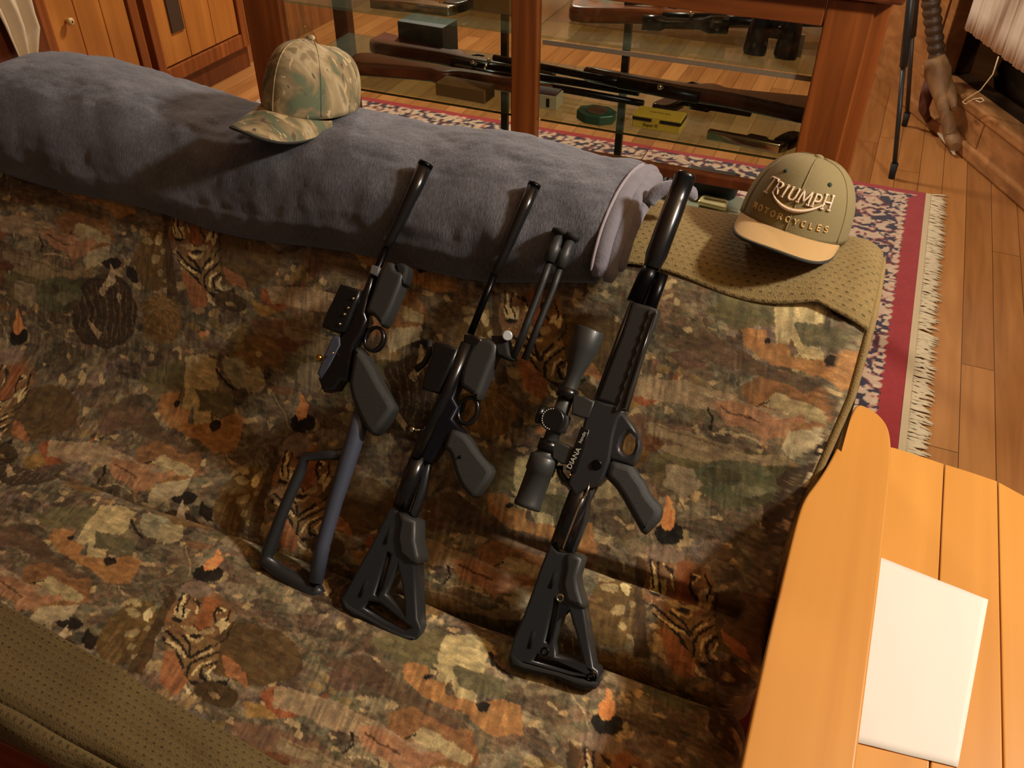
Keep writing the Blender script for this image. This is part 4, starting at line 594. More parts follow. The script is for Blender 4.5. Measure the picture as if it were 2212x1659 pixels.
def smooth_poly(pts, n=3):
    for _ in range(n):
        out = [pts[0]]
        for a, b in zip(pts[:-1], pts[1:]): out += [tuple(.75*p+.25*q for p, q in zip(a, b)), tuple(.25*p+.75*q for p, q in zip(a, b))]
        pts = out+[pts[-1]]
    return pts
def resample(pts, step):
    P = np.array(pts); d = np.r_[0, np.cumsum(np.hypot(*(P[1:]-P[:-1]).T))]; n = max(2, int(d[-1]/step)); s = np.linspace(0, d[-1], n)
    return np.stack([np.interp(s, d, P[:, 0]), np.interp(s, d, P[:, 1])], 1), s
SLOPE = .65; KK = math.sqrt(1+SLOPE**2)
def yf(z): return .76+(z-.5)*SLOPE
BACK = smooth_poly([(.752, .486), (.764, .500), (yf(.6), .6), (yf(.7), .7), (yf(.8), .8), (yf(.83), .83), (1.000, .850), (1.045, .862), (1.11, .862), (1.175, .845), (1.205, .79), (1.21, .7), (1.21, .3)], 2)
SEAT = smooth_poly([(.300, .33), (.292, .40), (.294, .455), (.312, .484), (.36, .490), (.50, .494), (.60, .494), (.622, .490), (.641, .474), (.647, .430)], 2)
BACKF = smooth_poly([(.652, .42), (.654, .462), (.664, .492), (.70, .510), (.745, .516), (.785, .545), (yf(.6), .6), (yf(.7), .7), (yf(.8), .8), (yf(.83), .83), (1.000, .850), (1.045, .862), (1.11, .862), (1.175, .845), (1.205, .79), (1.21, .7), (1.21, .3)], 2)
def end_x(Y, Z):     # where the right end of the sofa is at a given height
    return .050+np.clip((Z-.60)/.16, 0, 1)*.026-np.clip((Z-.86)/.05, 0, 1)*.012
def sofa_piece(name, prof, step, xa, xd, tmap, parent, rend=.045, bump_amp=.004, seed=0, fine=9.0, groove=False):
    pr, s = resample(prof, step)
    if s[-1] > fine: keep = np.r_[np.flatnonzero(s < fine), np.flatnonzero(s >= fine)[::6], len(s)-1]; keep = np.unique(keep); pr = pr[keep]; s = s[keep]
    N = len(pr)
    xs = np.r_[np.arange(-2.15, xa, .03), np.arange(xa, -.0001+0.0, xd)]
    phis = np.linspace(0, math.pi/2, 12)[1:]
    d = np.gradient(pr, axis=0); d /= np.hypot(d[:, 0], d[:, 1])[:, None]; nrm = np.stack([-d[:, 1], d[:, 0]], 1)    # outward: front/up
    rows = []; Xc = []
    for x in xs:
        wv = bump_amp*(vnoise(np.full(N, x), s, .22, seed+30)+.5*vnoise(np.full(N, x), s, .09, seed+31))
        if groove:
            k_ = np.clip((x+.42)/.25, 0, 1); wv = wv-.030*k_*np.exp(-((pr[:, 0]-.752)/.0065)**2)*(pr[:, 1] < .56)
        q = pr+nrm*wv[:, None]
        if groove: q[:, 0] -= .055*np.clip((-.25-x)/.9, 0, 1)*np.clip((.56-pr[:, 1])/.06, 0, 1)*(pr[:, 0] < 1)
        xe = end_x(q[:, 0], q[:, 1]) - rend; xx = x+np.clip((x+.3)/.3, 0, 1)**2*0+np.where(x > -.3, (xe-0.0)*((x+.3)/.3), 0)
        rows.append(np.stack([xx, q[:, 0], q[:, 1]], 1)); Xc.append(xx)
    xe = end_x(pr[:, 0], pr[:, 1])-rend
    for ph in phis:
        ins = rend*(1-math.cos(ph)); q = pr-nrm*ins; xx = xe+rend*math.sin(ph)*1.0; rows.append(np.stack([xx, q[:, 0], q[:, 1]], 1)); Xc.append(xx+.01*ph)
    cen = pr.mean(0); last = rows[-1].copy(); 
    for k in (.5, .05):
        l2 = last.copy(); l2[:, 1] = cen[0]+(last[:, 1]-cen[0])*k; l2[:, 2] = cen[1]+(last[:, 2]-cen[1])*k; rows.append(l2); Xc.append(l2[:, 0])
    P = np.stack(rows); X = np.stack(Xc); T = np.broadcast_to(tmap(pr, s)[None, :], X.shape); me = grid_mesh(name, P[::-1].copy())
    rgb = fabric(X*1000, T*1000)[::-1]; lm = rgb.mean(-1, keepdims=True); rgb = np.clip((lm+(rgb-lm)*.88)*np.array([.995, 1.015, 1.0]), 4, 250); rgb = 255*(np.clip(rgb/255, 0, 1)**2.2*FAB_GAIN)**(1/2.2); set_col(me, np.clip(rgb, 0, 235)); return link(name, me, FAB, parent)
sofa = thing('sofa', (-1.0, .74, .012), 'sofa covered in brown jungle-print cloth with tigers and elephants, under the grey blanket', 'sofa')
_p, _s = resample(BACKF, .0017); S06 = float(np.interp(.62, _p[:200, 1], _s[:200]))
sofa_piece('backrest', BACKF, .0017, -1.52, .0017, lambda p, s: (s-S06+.12*KK), sofa, seed=0, fine=.60, groove=True)
sofa_piece('seat_cushion', SEAT, .0020, -1.12, .0020, lambda p, s: (p[:, 0]-.573)*1.05+.10-.6*(.30-np.minimum(p[:, 0], .30)), sofa, rend=.03, bump_amp=.005, seed=4)
b = MB(); b.box(-2.12, .03, .279, .300, .26, .437); b.build('front_rail', oak_x, sofa, bevel=.004)
b = MB(); b.box(-2.12, .02, .302, 1.17, .09, .44); b.build('base', mat('sofa_base_cloth', (84, 64, 40), .9, var=.2, bump=.3), sofa, bevel=.02)
for x, y in ((-.05, .36), (-.05, 1.12), (-2.05, .36), (-2.05, 1.12)):
    b = MB(); b.tube([(x, y, .095), (x, y, .012)], [.03, .022], 14); b.build('foot', oak_dk, sofa)
# piping along the right end
pr, s_ = resample(BACK, .008); sel = [(y, z) for y, z in pr if z > .50 and not (y > 1.19 and z < .5)]
b = MB(); dd = np.gradient(pr, axis=0); dd /= np.hypot(dd[:, 0], dd[:, 1])[:, None]; re_ = .045; ph_ = R(52)
pts = [Vector((float(end_x(y, z))-re_+(re_+.002)*math.sin(ph_), y+dd[i, 1]*re_*(1-math.cos(ph_)), z-dd[i, 0]*re_*(1-math.cos(ph_)))) for i, (y, z) in enumerate(pr) if (y, z) in set(sel)]
b.tube(pts, .0055, 8); b.build('piping', mat('olive_piping', (140, 116, 66), .85, var=.15, vscale=200, bump=.6, bscale=500), sofa)

# ------------------------------------------------------------------ knitted throws
def knit_material(name, col):
    m = bpy.data.materials.new(name); m.use_nodes = True; nt = m.node_tree; b = nt.nodes['Principled BSDF']; L = nt.links
    g = nt.nodes.new('ShaderNodeTexCoord'); b.inputs['Roughness'].default_value = .95
    mp = nt.nodes.new('ShaderNodeMapping'); mp.inputs['Scale'].default_value = (1, 1, 1); L.new(g.outputs['UV'], mp.inputs[0])
    sx = nt.nodes.new('ShaderNodeSeparateXYZ'); L.new(mp.outputs[0], sx.inputs[0])
    def M(op, a, bb=None, c=None):
        n = nt.nodes.new('ShaderNodeMath'); n.operation = op
        for i, q in enumerate((a, bb, c)):
            if q is None: continue
            if isinstance(q, (int, float)): n.inputs[i].default_value = q
            else: L.new(q, n.inputs[i])
        return n.outputs[0]
    row = M('FLOOR', sx.outputs[1]); fr = M('FRACT', sx.outputs[1]); odd = M('MODULO', row, 2.0)
    ux = M('FRACT', M('ADD', sx.outputs[0], M('MULTIPLY', odd, .5)))
    du = M('ABSOLUTE', M('SUBTRACT', ux, .5)); dv = M('ABSOLUTE', M('SUBTRACT', fr, .5))
    hole = M('LESS_THAN', M('ADD', M('POWER', M('DIVIDE', du, .20), 2.0), M('POWER', M('DIVIDE', dv, .15), 2.0)), 1.0)
    ridge = M('ABSOLUTE', M('SINE', M('MULTIPLY', sx.outputs[1], 3.14159)))
    no = nt.nodes.new('ShaderNodeTexNoise'); no.inputs['Scale'].default_value = 9; L.new(g.outputs['Object'], no.inputs['Vector'])
    no2 = nt.nodes.new('ShaderNodeTexNoise'); no2.inputs['Scale'].default_value = 40; L.new(g.outputs['Object'], no2.inputs['Vector']); hole2 = M('MULTIPLY', hole, M('MULTIPLY', no2.outputs['Fac'], 1.1))
    no3 = nt.nodes.new('ShaderNodeTexNoise'); no3.inputs['Scale'].default_value = 500; L.new(g.outputs['Object'], no3.inputs['Vector'])
    mx = nt.nodes.new('ShaderNodeMix'); mx.data_type = 'RGBA'; L.new(hole2, mx.inputs[0])
    base = ramp(nt, [(.3, tuple(q*.86 for q in col)), (.7, tuple(min(255, q*1.1) for q in col))]); L.new(M('ADD', M('MULTIPLY', no.outputs['Fac'], .5), M('MULTIPLY', no3.outputs['Fac'], .5)), base.inputs[0])
    L.new(base.outputs[0], mx.inputs[6]); mx.inputs[7].default_value = lin(tuple(q*.35 for q in col)); L.new(mx.outputs[2], b.inputs['Base Color'])
    bp = nt.nodes.new('ShaderNodeBump'); bp.inputs['Strength'].default_value = .9; bp.inputs['Distance'].default_value = .003
    L.new(M('SUBTRACT', M('ADD', M('MULTIPLY', ridge, .14), M('MULTIPLY', no3.outputs['Fac'], .4)), hole), bp.inputs['Height']); L.new(bp.outputs[0], b.inputs['Normal']); return m
def uv_grid(me, U, V):
    uv = me.uv_layers.new(name='UVMap'); li = np.empty(len(me.loops), np.int32); me.loops.foreach_get('vertex_index', li)
    buf = np.stack([U.reshape(-1)[li], V.reshape(-1)[li]], 1).astype(np.float32); uv.data.foreach_set('uv', buf.reshape(-1))
knit = knit_material('olive_knit', (112, 94, 54)); knit2 = knit_material('mustard_knit', (136, 114, 68))
def seat_throw():
    prof = smooth_poly([(.284, .441), (.278, .456), (.280, .476), (.288, .492), (.297, .497), (.3005, .488), (.306, .500), (.32, .504), (.36, .502), (.385, .501), (.40, .499)], 2)
    pr, s = resample(prof, .003); xs = np.arange(-1.6, -.36, .008); n = len(pr); L = s[-1]
    P = np.zeros((len(xs), n, 3)); U = np.zeros((len(xs), n)); V = np.zeros((len(xs), n))
    d = np.gradient(pr, axis=0); d /= np.hypot(d[:, 0], d[:, 1])[:, None]; nm = np.stack([-d[:, 1], d[:, 0]], 1)
    for i, x in enumerate(xs):
        end = (.40-(x+.9)*.085)-.395                                      # upper hem runs slightly askew
        lift = .0025+.0035*vnoise(np.full(n, x), s, .06, 41)+.004*np.abs(vnoise(np.full(n, x)*.4+s*1.2, s*1.0, .05, 42))*np.clip(s/.03, 0, 1)
        q = pr+nm*lift[:, None]; P[i, :, 0] = x; P[i, :, 1] = q[:, 0]+end*(s/L); P[i, :, 2] = q[:, 1]
        U[i] = x/.0115; V[i] = s/.0092
    me = grid_mesh('seat_throw', P[::-1].copy()); uv_grid(me, U[::-1].copy(), V[::-1].copy())
    o = link('knitted_throw', me, knit, origin=(-1.0, .3, .5)); so = o.modifiers.new('solid', 'SOLIDIFY'); so.thickness = .003; so.offset = 1
    tag(o, 'olive knitted throw draped over the front edge of the seat', 'throw')
seat_throw()
def back_throw():
    prof = [(y, z) for y, z in BACK]; pr, s = resample(prof, .004); n = len(pr)
    z0 = .842; keep = [i for i in range(n) if (pr[i, 1] > z0 or pr[i, 0] > 1.0) and pr[i, 1] > .66]
    pr = pr[keep]; s = s[keep]; n = len(pr); d = np.gradient(pr, axis=0); d /= np.hypot(d[:, 0], d[:, 1])[:, None]; nm = np.stack([-d[:, 1], d[:, 0]], 1)
    xs = np.r_[np.arange(-1.75, .02, .006), np.arange(.02, .0665, .002)]; P = np.zeros((len(xs), n, 3)); U = np.zeros(P.shape[:2]); V = U.copy()
    for i, x in enumerate(xs):
        q = pr+nm*.0068; xe_ = end_x(pr[:, 0], pr[:, 1])+.003; fr = np.clip((x-(xe_-.045))/.045, 0, 1); ins = .045*(1-np.sqrt(1-fr*fr)); q = q-nm*ins[:, None]
        P[i, :, 0] = x; P[i, :, 1] = q[:, 0]; P[i, :, 2] = q[:, 1]; U[i] = x/.0125; V[i] = s/.0078
        # scalloped front edge
        sh = .012*math.sin(x*9)+.010*math.sin(x*23); kk = np.exp(-(s-s[0])/.03); P[i, :, 1] += -kk*abs(sh)*.545; P[i, :, 2] += -kk*abs(sh)*.84
    me = grid_mesh('back_throw', P[::-1].copy()); uv_grid(me, U[::-1].copy(), V[::-1].copy())
    o = link('knitted_throw', me, knit2, origin=(-1.0, 1.1, .9)); so = o.modifiers.new('solid', 'SOLIDIFY'); so.thickness = .0015
    tag(o, 'mustard openwork knitted strip along the top of the sofa back, under the caps and blanket', 'throw')
back_throw()

# ------------------------------------------------------------------ plush blanket
def plush():
    m = bpy.data.materials.new('grey_plush'); m.use_nodes = True; nt = m.node_tree; b = nt.nodes['Principled BSDF']; L = nt.links
    g = nt.nodes.new('ShaderNodeTexCoord'); mp = nt.nodes.new('ShaderNodeMapping'); mp.inputs['Rotation'].default_value = (0, 0, .35); mp.inputs['Scale'].default_value = (420, 130, 130); L.new(g.outputs['Object'], mp.inputs[0])
    n = nt.nodes.new('ShaderNodeTexNoise'); n.inputs['Scale'].default_value = 1; n.inputs['Detail'].default_value = 5; n.inputs['Roughness'].default_value = .65; L.new(mp.outputs[0], n.inputs['Vector'])
    n2 = nt.nodes.new('ShaderNodeTexNoise'); n2.inputs['Scale'].default_value = 13; n2.inputs['Detail'].default_value = 4; L.new(g.outputs['Object'], n2.inputs['Vector'])
    ad = nt.nodes.new('ShaderNodeMath'); ad.operation = 'ADD'; a2 = nt.nodes.new('ShaderNodeMath'); a2.operation = 'MULTIPLY'; a2.inputs[1].default_value = .5; L.new(n2.outputs['Fac'], a2.inputs[0])
    a3 = nt.nodes.new('ShaderNodeMath'); a3.operation = 'MULTIPLY'; a3.inputs[1].default_value = .5; L.new(n.outputs['Fac'], a3.inputs[0]); L.new(a2.outputs[0], ad.inputs[0]); L.new(a3.outputs[0], ad.inputs[1])
    r = ramp(nt, [(.36, (46, 46, 50)), (.5, (76, 75, 79)), (.64, (104, 103, 107))]); L.new(ad.outputs[0], r.inputs[0]); L.new(r.outputs[0], b.inputs['Base Color'])
    b.inputs['Roughness'].default_value = .95; b.inputs['Specular IOR Level'].default_value = .1; b.inputs['Sheen Weight'].default_value = .45; b.inputs['Sheen Roughness'].default_value = .6; b.inputs['Sheen Tint'].default_value = (.90, .92, 1.0, 1)
    bp = nt.nodes.new('ShaderNodeBump'); bp.inputs['Strength'].default_value = .7; bp.inputs['Distance'].default_value = .004; L.new(n.outputs['Fac'], bp.inputs['Height']); L.new(bp.outputs[0], b.inputs['Normal']); return m
PLUSH = plush(); hem = mat('lavender_hem', (118, 114, 122), .9, var=.1, vscale=60, sheen=.3, bump=.4, bscale=250)
def blanket():
    root = thing('blanket', (-.85, 1.0, .93), 'thick slate-grey plush blanket folded over the sofa back', 'blanket')
    pr, s = resample(BACK, .004)
    def tz(z): return float(np.interp(z, pr[:np.argmax(pr[:, 1]), 1], s[:np.argmax(pr[:, 1])]))
    tot = s[-1]; nv = 190; xs = np.r_[np.arange(-1.42, -.282, .007), -.276]
    d = np.gradient(pr, axis=0); d /= np.hypot(d[:, 0], d[:, 1])[:, None]; nm = np.stack([-d[:, 1], d[:, 0]], 1)
    P = np.zeros((len(xs), nv, 3)); s1 = tz(.855)+.36
    zb = lambda x: np.interp(x, [-1.5, -1.2, -.9, -.63, -.43, -.235], [.790, .790, .782, .790, .798, .823])
    for i, x in enumerate(xs):
        s0 = tz(float(zb(x)))+.004*math.sin(x*17); k = np.linspace(0, 1, nv); ss = s0+k*(s1-s0)
        y = np.interp(ss, s, pr[:, 0]); z = np.interp(ss, s, pr[:, 1]); ny = np.interp(ss, s, nm[:, 0]); nz = np.interp(ss, s, nm[:, 1])
        off = .026*np.sqrt(np.clip(k/.06, 0, 1))*1.0
        puff = .010*vnoise(np.full(nv, x), ss, .16, 51)+.005*vnoise(np.full(nv, x)+ss*.3, ss, .06, 52)+.0022*vnoise(np.full(nv, x), ss, .022, 53)+.0012*vnoise(np.full(nv, x), ss, .009, 54)
        top = np.exp(-((z-.875)/.045)**2); hump = .038+.014*np.exp(-((x+1.25)/.16)**2)-.016*np.exp(-((x+.93)/.10)**2)-.004*np.exp(-((x+.60)/.05)**2)+.006*np.exp(-((x+.45)/.12)**2)
        e1 = np.clip((x+1.42)/.08, 0, 1); off = off*(.25+.75*math.sqrt(e1)); off = off+(puff+top*hump)*np.clip(k/.1, 0, 1)+.002
        off *= np.where(x > -.3, np.clip(1-(x+.3)/.045*.25, .6, 1), 1)
        P[i, :, 0] = x; P[i, :, 1] = y+ny*off; P[i, :, 2] = z+nz*off
    me = grid_mesh('plush_face', P[::-1].copy()); o = link('plush_face', me, PLUSH, root); so = o.modifiers.new('s', 'SOLIDIFY'); so.thickness = .004; so.offset = -1
    def edge(name, x, off, r, z0, z1, m, wig=.002, seed=1):
        tp = lambda z: .036*math.exp(-((z-.875)/.045)**2)
        sa = tz(z0); sb = tz(.855)+z1; ss = np.linspace(sa, sb, 90); b = MB(); pts = []
        for i, q in enumerate(ss):
            y = np.interp(q, s, pr[:, 0]); z = np.interp(q, s, pr[:, 1]); ny = np.interp(q, s, nm[:, 0]); nz = np.interp(q, s, nm[:, 1]); w_ = wig*math.sin(i*.22+seed)+wig*.6*math.sin(i*.55+seed*2)
            o_ = off+w_+tp(z); pts.append((x+w_*.6+.004*(i/90), y+ny*o_, z+nz*o_))
        rr = [r*(.6+.4*min(1, i/4)) for i in range(90)]; b.tube(pts, rr, 12, flat=1); b.build(name, m, root)
    edge('fold', -.272, .016, .0130, .824, .14, hem, .0003, 1); edge('fold', -.258, .011, .0110, .822, .12, hem, .0005, 3); edge('fold', -.247, .006, .0080, .832, .06, hem, .0007, 5)
    edge('stitched_hem', -.280, .0275, .0022, .826, .12, mat('pale_seam', (150, 142, 148), .9), .0004, 7)
    b = MB(); a = Vector((-.238, 1.05, .905)); pts = [a+Vector((.022*(1-math.cos(t))+.004*t, .010*t, .020*math.sin(t)*1.1)) for t in np.linspace(0, 2.9, 16)]
    b.tube(pts, [.010]*14+[.008, .005], 10, flat=.8); b.build('curled_corner', hem, root)
blanket()
def cap_frame(o, f, up):
    """f: direction the brim points, up: crown direction"""
    up = Vector(up).normalized(); y = -(Vector(f)-up*Vector(f).dot(up)).normalized(); x = y.cross(up).normalized(); o = Vector(o)
    return Matrix(((x.x, y.x, up.x, o.x), (x.y, y.y, up.y, o.y), (x.z, y.z, up.z, o.z), (0, 0, 0, 1)))
CAP1 = cap_frame(tuple(at_z(674, 226, .945)), (-.20, -.98, -.2), (.06, .12, 1))
CAP2 = cap_frame(tuple(at_z(1712, 486, .876)), (-.10, -1, -.10), (.14, .30, 1))
# ------------------------------------------------------------------ air guns leaning butt-down against the sofa back
GU = Vector((1, 0, 0)); GV = Vector((0, .949, 1)).normalized(); GN = GU.cross(GV); GO = Vector((0, .600, .494))
class Gun:
    def __init__(s, name, base, label, cat, dn=0.0, grp='air guns leaning against the sofa back'):
        s.O = GO+GN*dn; s.root = thing(name, tuple(s.O+GU*base), label, cat, grp)
    def w(s, x, y, off=0):                        # traced point -> world point on the gun's own side plane
        r = ray(x, y); o = s.O+GN*off; return EYE+r*((o-EYE).dot(GN)/r.dot(GN))
    def q(s, x, y, off=0): p = s.w(x, y, off)-s.O; return (p.dot(GU), p.dot(GV))
    def plate(s, name, outline, width, m, off=0.0, bevel=.002, holes=(), parent=None, sm=0, res=2):
        P = [[s.q(x, y, off+width/2) for x, y in outline]]+[[s.q(x, y, off+width/2) for x, y in h] for h in holes]
        if sm: P = [chaikin(p, sm, .22) for p in P]
        return flat_shape(name, P, (s.O, GU, GV, GN), width, m, parent or s.root, bevel, off, res)
    def tube(s, name, pts, r, m, off=0.0, seg=18, parent=None, closed=False, flat=1.0):
        b = MB(); b.tube([s.w(x, y, off) for x, y in pts], r, seg, closed=closed, flat=flat, up=GN); return b.build(name, m, parent or s.root)
    def rev(s, name, a, c, prof, m, off=0.0, parent=None, seg=28):
        b = MB(); revolve(b, s.w(*a, off), s.w(*c, off), prof, seg); return b.build(name, m, parent or s.root)
def oval(cx, cy, rx, ry, ang=0, n=18):
    a = R(ang); return [(cx+rx*math.cos(t)*math.cos(a)-ry*math.sin(t)*math.sin(a), cy+rx*math.cos(t)*math.sin(a)+ry*math.sin(t)*math.cos(a)) for t in [2*math.pi*i/n for i in range(n)]]
blue_steel = mat('blue_black_steel', (34, 35, 44), .28, .6); dull = mat('dull_black_paint', (40, 42, 44), .38, coat=.2)
grey_grip = mat('textured_grip', (46, 47, 44), .5, bump=.5, bscale=1600); dark_sight = mat('sight_black', (20, 21, 21), .3)
bluegrey = mat('blue_grey_with_highlight', (78, 84, 100), .45, .3)  # grey-blue slide colour; on the stock strut it paints in the bluish highlight
# ---- gun 1: skeleton wire stock
g = Gun('air_pistol', -.53, 'black air pistol with an open skeleton stock, leftmost of the three guns on the sofa', 'air gun', .006)
g.tube('muzzle_shroud', [(919, 356), (893, 415), (868, 468), (846, 512), (832, 540)], [.0105, .0098, .0085, .0070, .0050], gloss_black, .004)
g.tube('muzzle_ring', [(921, 352), (917, 360)], [.0108, .0108], gunmetal, .004)
g.tube('barrel', [(833, 538), (806, 604), (760, 690), (715, 790), (704, 842)], [.0052, .0052, .0058, .0065, .0068], gunmetal, .006)
g.plate('barrel_band', [(803, 571), (820, 577), (813, 596), (797, 590)], .022, mat('grey_band', (104, 104, 104), .4), .006, .0015)
g.plate('pump_handle', [(829, 563), (849, 566), (853, 583), (872, 589), (864, 617), (845, 664), (824, 708), (812, 690), (800, 676), (786, 676), (800, 635)], .030, poly_grey, 0, .006, sm=1, res=3)
g.plate('pump_cap', [(851, 568), (868, 566), (882, 575), (872, 617), (862, 606), (853, 586)], .026, rubber, 0, .005, sm=1)
g.plate('receiver', [(797, 590), (806, 600), (795, 640), (787, 676), (792, 690), (780, 720), (764, 745), (756, 785), (750, 825), (735, 822), (722, 842), (697, 846), (686, 818), (702, 780), (716, 757), (738, 722), (758, 688)], .026, gloss_black, 0, .004)
g.plate('cocking_slide', [(719, 722), (733, 727), (736, 745), (713, 790), (693, 822), (684, 806), (700, 765)], .024, bluegrey, .002, .003)
g.plate('trigger_guard', oval(807, 732, 23, 30, 20), .010, gloss_black, 0, .0025, holes=[oval(806, 731, 15.5, 22, 20)])
g.plate('trigger', [(787, 706), (795, 708), (793, 728), (786, 742), (780, 735)], .006, gunmetal, 0, .001)
g.plate('sight', [(734, 613), (760, 620), (779, 626), (768, 655), (755, 688), (744, 717), (716, 716), (693, 706), (703, 676)], .030, dark_sight, .004, .004)
for x, y in ((763, 645), (752, 665), (744, 679), (734, 700), (719, 763)):
    b = MB(); p = g.w(x, y, .020); b.sphere(p, .0022, 8, 6); b.build('screw', steel, g.root)
b = MB(); b.sphere(g.w(690, 773, .012), .0048, 12, 8); b.tube([g.w(690, 773, .012), g.w(707, 778, .008)], .0018, 8); b.build('bolt_knob', brass, g.root)
g.plate('grip', [(764, 745), (782, 760), (800, 790), (818, 826), (845, 868), (849, 882), (829, 914), (805, 942), (788, 930), (772, 898), (757, 862), (750, 830), (757, 790)], .032, grey_grip, .002, .008, sm=1, res=3)
g.tube('stock_strut', [(783, 893), (770, 935), (752, 993), (725, 1080), (698, 1175), (682, 1258)], [.0115, .0125, .0120, .0105, .0100, .0100], bluegrey, .002)
b = MB(); fr_ = [(752, 979), (705, 984), (660, 986), (648, 1020), (612, 1103), (580, 1192), (574, 1212), (606, 1236), (650, 1262), (682, 1282), (694, 1268)]
b.tube([g.w(x, y, 0) for x, y in fr_], [.0085, .0068, .0072, .0080, .0082, .0098, .0105, .0105, .0105, .0100, .0085], 14, up=GN); b.build('stock_frame', dull, g.root)
# ---- gun 2: collapsible stock, folded bipod
def carbine_stock(g, outline, hole, slots, m, extra=None, width=.034):
    st = g.plate('stock', outline, width, m, 0, .0035, holes=[hole]+list(extra or []), res=3)
    for sl in slots:
        (x0, y0), (x1, y1) = sl; b = MB(); b.tube([g.w(x0, y0, width/2-.0003), g.w(x1, y1, width/2-.0003)], .0030, 8, flat=.45, up=GN); b.build('slot', mat('slot_black', (6, 6, 6), .9), g.root, )
    return st
g = Gun('air_pistol', -.37, 'black air pistol with triangular stock and folded bipod, middle of the three guns', 'air gun', .006)
g.tube('muzzle_shroud', [(1154, 400), (1130, 455), (1104, 515), (1084, 560), (1068, 594)], [.0085, .0085, .0075, .0062, .0050], gloss_black, .004)
g.tube('muzzle_ring', [(1156, 396), (1152, 404)], [.0089, .0089], gunmetal, .004)
g.tube('barrel', [(1068, 592), (1048, 642), (1016, 722)], .0048, gunmetal, .004)
g.plate('barrel_band', [(1001, 722), (1022, 722), (1041, 733), (1030, 752), (1000, 742)], .026, gloss_black, .002, .003)
g.plate('pump_handle', [(1024, 731), (1059, 728), (1074, 742), (1072, 763), (1057, 798), (1040, 842), (1030, 868), (1014, 848), (989, 834), (1000, 780)], .030, poly_grey, 0, .007, sm=1, res=3)
g.plate('bipod_mount', [(1059, 724), (1092, 724), (1101, 763), (1110, 776), (1090, 775), (1072, 768)], .026, rubber, 0, .004)
g.plate('receiver', [(1000, 735), (1024, 741), (1012, 770), (992, 828), (978, 860), (990, 880), (976, 905), (1000, 935), (975, 935), (954, 967), (930, 1000), (905, 994), (886, 986), (903, 940), (930, 884), (960, 820), (985, 765)], .024, blue_steel, 0, .004)
g.tube('receiver_tube', [(1010, 742), (965, 850), (900, 988)], .0085, gloss_black, .010)
g.plate('trigger_guard', oval(1010, 887, 24, 34, 18), .010, gloss_black, 0, .0025, holes=[oval(1009, 886, 16, 25, 18)])
g.plate('trigger', [(996, 862), (1004, 868), (1000, 888), (992, 896), (988, 886)], .006, gunmetal, 0, .001)
g.plate('sight', [(936, 738), (962, 742), (990, 753), (970, 800), (948, 847), (930, 846), (909, 840), (914, 812), (929, 775)], .030, dark_sight, .004, .004)
g.tube('lever', [(928, 735), (927, 765), (916, 785), (898, 798)], [.004, .004, .0042, .005], rubber, .0, 10)
b = MB(); b.sphere(g.w(891, 928, .012), .0045, 12, 8); b.tube([g.w(891, 928, .012), g.w(913, 930, .008)], .0018, 8); b.build('bolt_knob', steel, g.root)
b = MB(); revolve(b, g.w(1096, 725, .012), g.w(1096, 725, .019), [(0, .0068), (.8, .0068), (1, .0055)], 18); b.build('push_button', mat('silver_button', (214, 220, 222), .3, .4), g.root)
gp_ = g.plate('grip', [(971, 925), (990, 930), (1007, 941), (1030, 976), (1062, 1014), (1057, 1036), (1024, 1079), (1008, 1068), (992, 1049), (978, 1014), (971, 980), (954, 967)], .030, grey_grip, .002, .007, sm=1, res=3)
b = MB(); b.sphere(g.w(994, 987, .017), .0024, 8, 6); b.build('screw', gunmetal, gp_)
bp = g.tube('bipod_leg', [(1110, 772), (1140, 694), (1172, 610), (1191, 556)], .0048, poly_black, .008)
b = MB(); revolve(b, g.w(1186, 566, .008), g.w(1209, 508, .008), [(0, .0082), (.55, .0088), (.62, .0068), (1, .0066)], 16); b.build('collar', poly_grey, bp)
b = MB(); revolve(b, g.w(1208, 509, .008), g.w(1212, 497, .008), [(0, .006), (.4, .0115), (1, .0115)], 16); b.build('rubber_foot', rubber, bp)
bp = g.tube('bipod_leg', [(1133, 777), (1164, 700), (1196, 620), (1213, 570)], .0046, poly_black, .004)
b = MB(); revolve(b, g.w(1208, 578, .004), g.w(1232, 520, .004), [(0, .0078), (.55, .0082), (.62, .0066), (1, .0064)], 16); b.build('collar', poly_grey, bp)
b = MB(); revolve(b, g.w(1231, 520, .004), g.w(1237, 505, .004), [(0, .006), (.4, .0115), (1, .0115)], 16); b.build('rubber_foot', rubber, bp)
g.tube('bipod_spring', [(1116, 774), (1158, 664), (1181, 604)], .0022, steel, .0, 8)
g.tube('buffer_tube', [(907, 985), (886, 1040), (866, 1098)], [.0120, .0120, .0115], gloss_black, .004)
g.plate('buffer_rail', [(918, 995), (929, 1000), (918, 1050), (896, 1118), (882, 1112), (900, 1060)], .014, dull, -.002, .003)
st = carbine_stock(g, [(842, 1098), (825, 1128), (800, 1178), (775, 1223), (757, 1256), (733, 1299), (741, 1318), (761, 1335), (789, 1343), (828, 1365), (858, 1384), (878, 1390), (897, 1386), (908, 1370), (909, 1357), (901, 1337), (898, 1280), (896, 1219), (904, 1217), (902, 1199), (896, 1166), (898, 1126), (874, 1114), (858, 1103)],
    [(859, 1222), (866, 1259), (872, 1300), (874, 1330), (842, 1292), (832, 1284), (846, 1257)], [((846, 1141), (831, 1175)), ((793, 1254), (777, 1289))], dull,
    [[(836, 1192), (843, 1198), (824, 1270), (814, 1290), (808, 1284)], [(796, 1299), (820, 1303), (860, 1336), (886, 1356), (872, 1362), (828, 1340), (784, 1314)]])
b = MB(); b.tube([g.w(838, 1200, .006), g.w(826, 1272, .006)], .0065, 12); b.build('storage_tube', poly_grey, st)
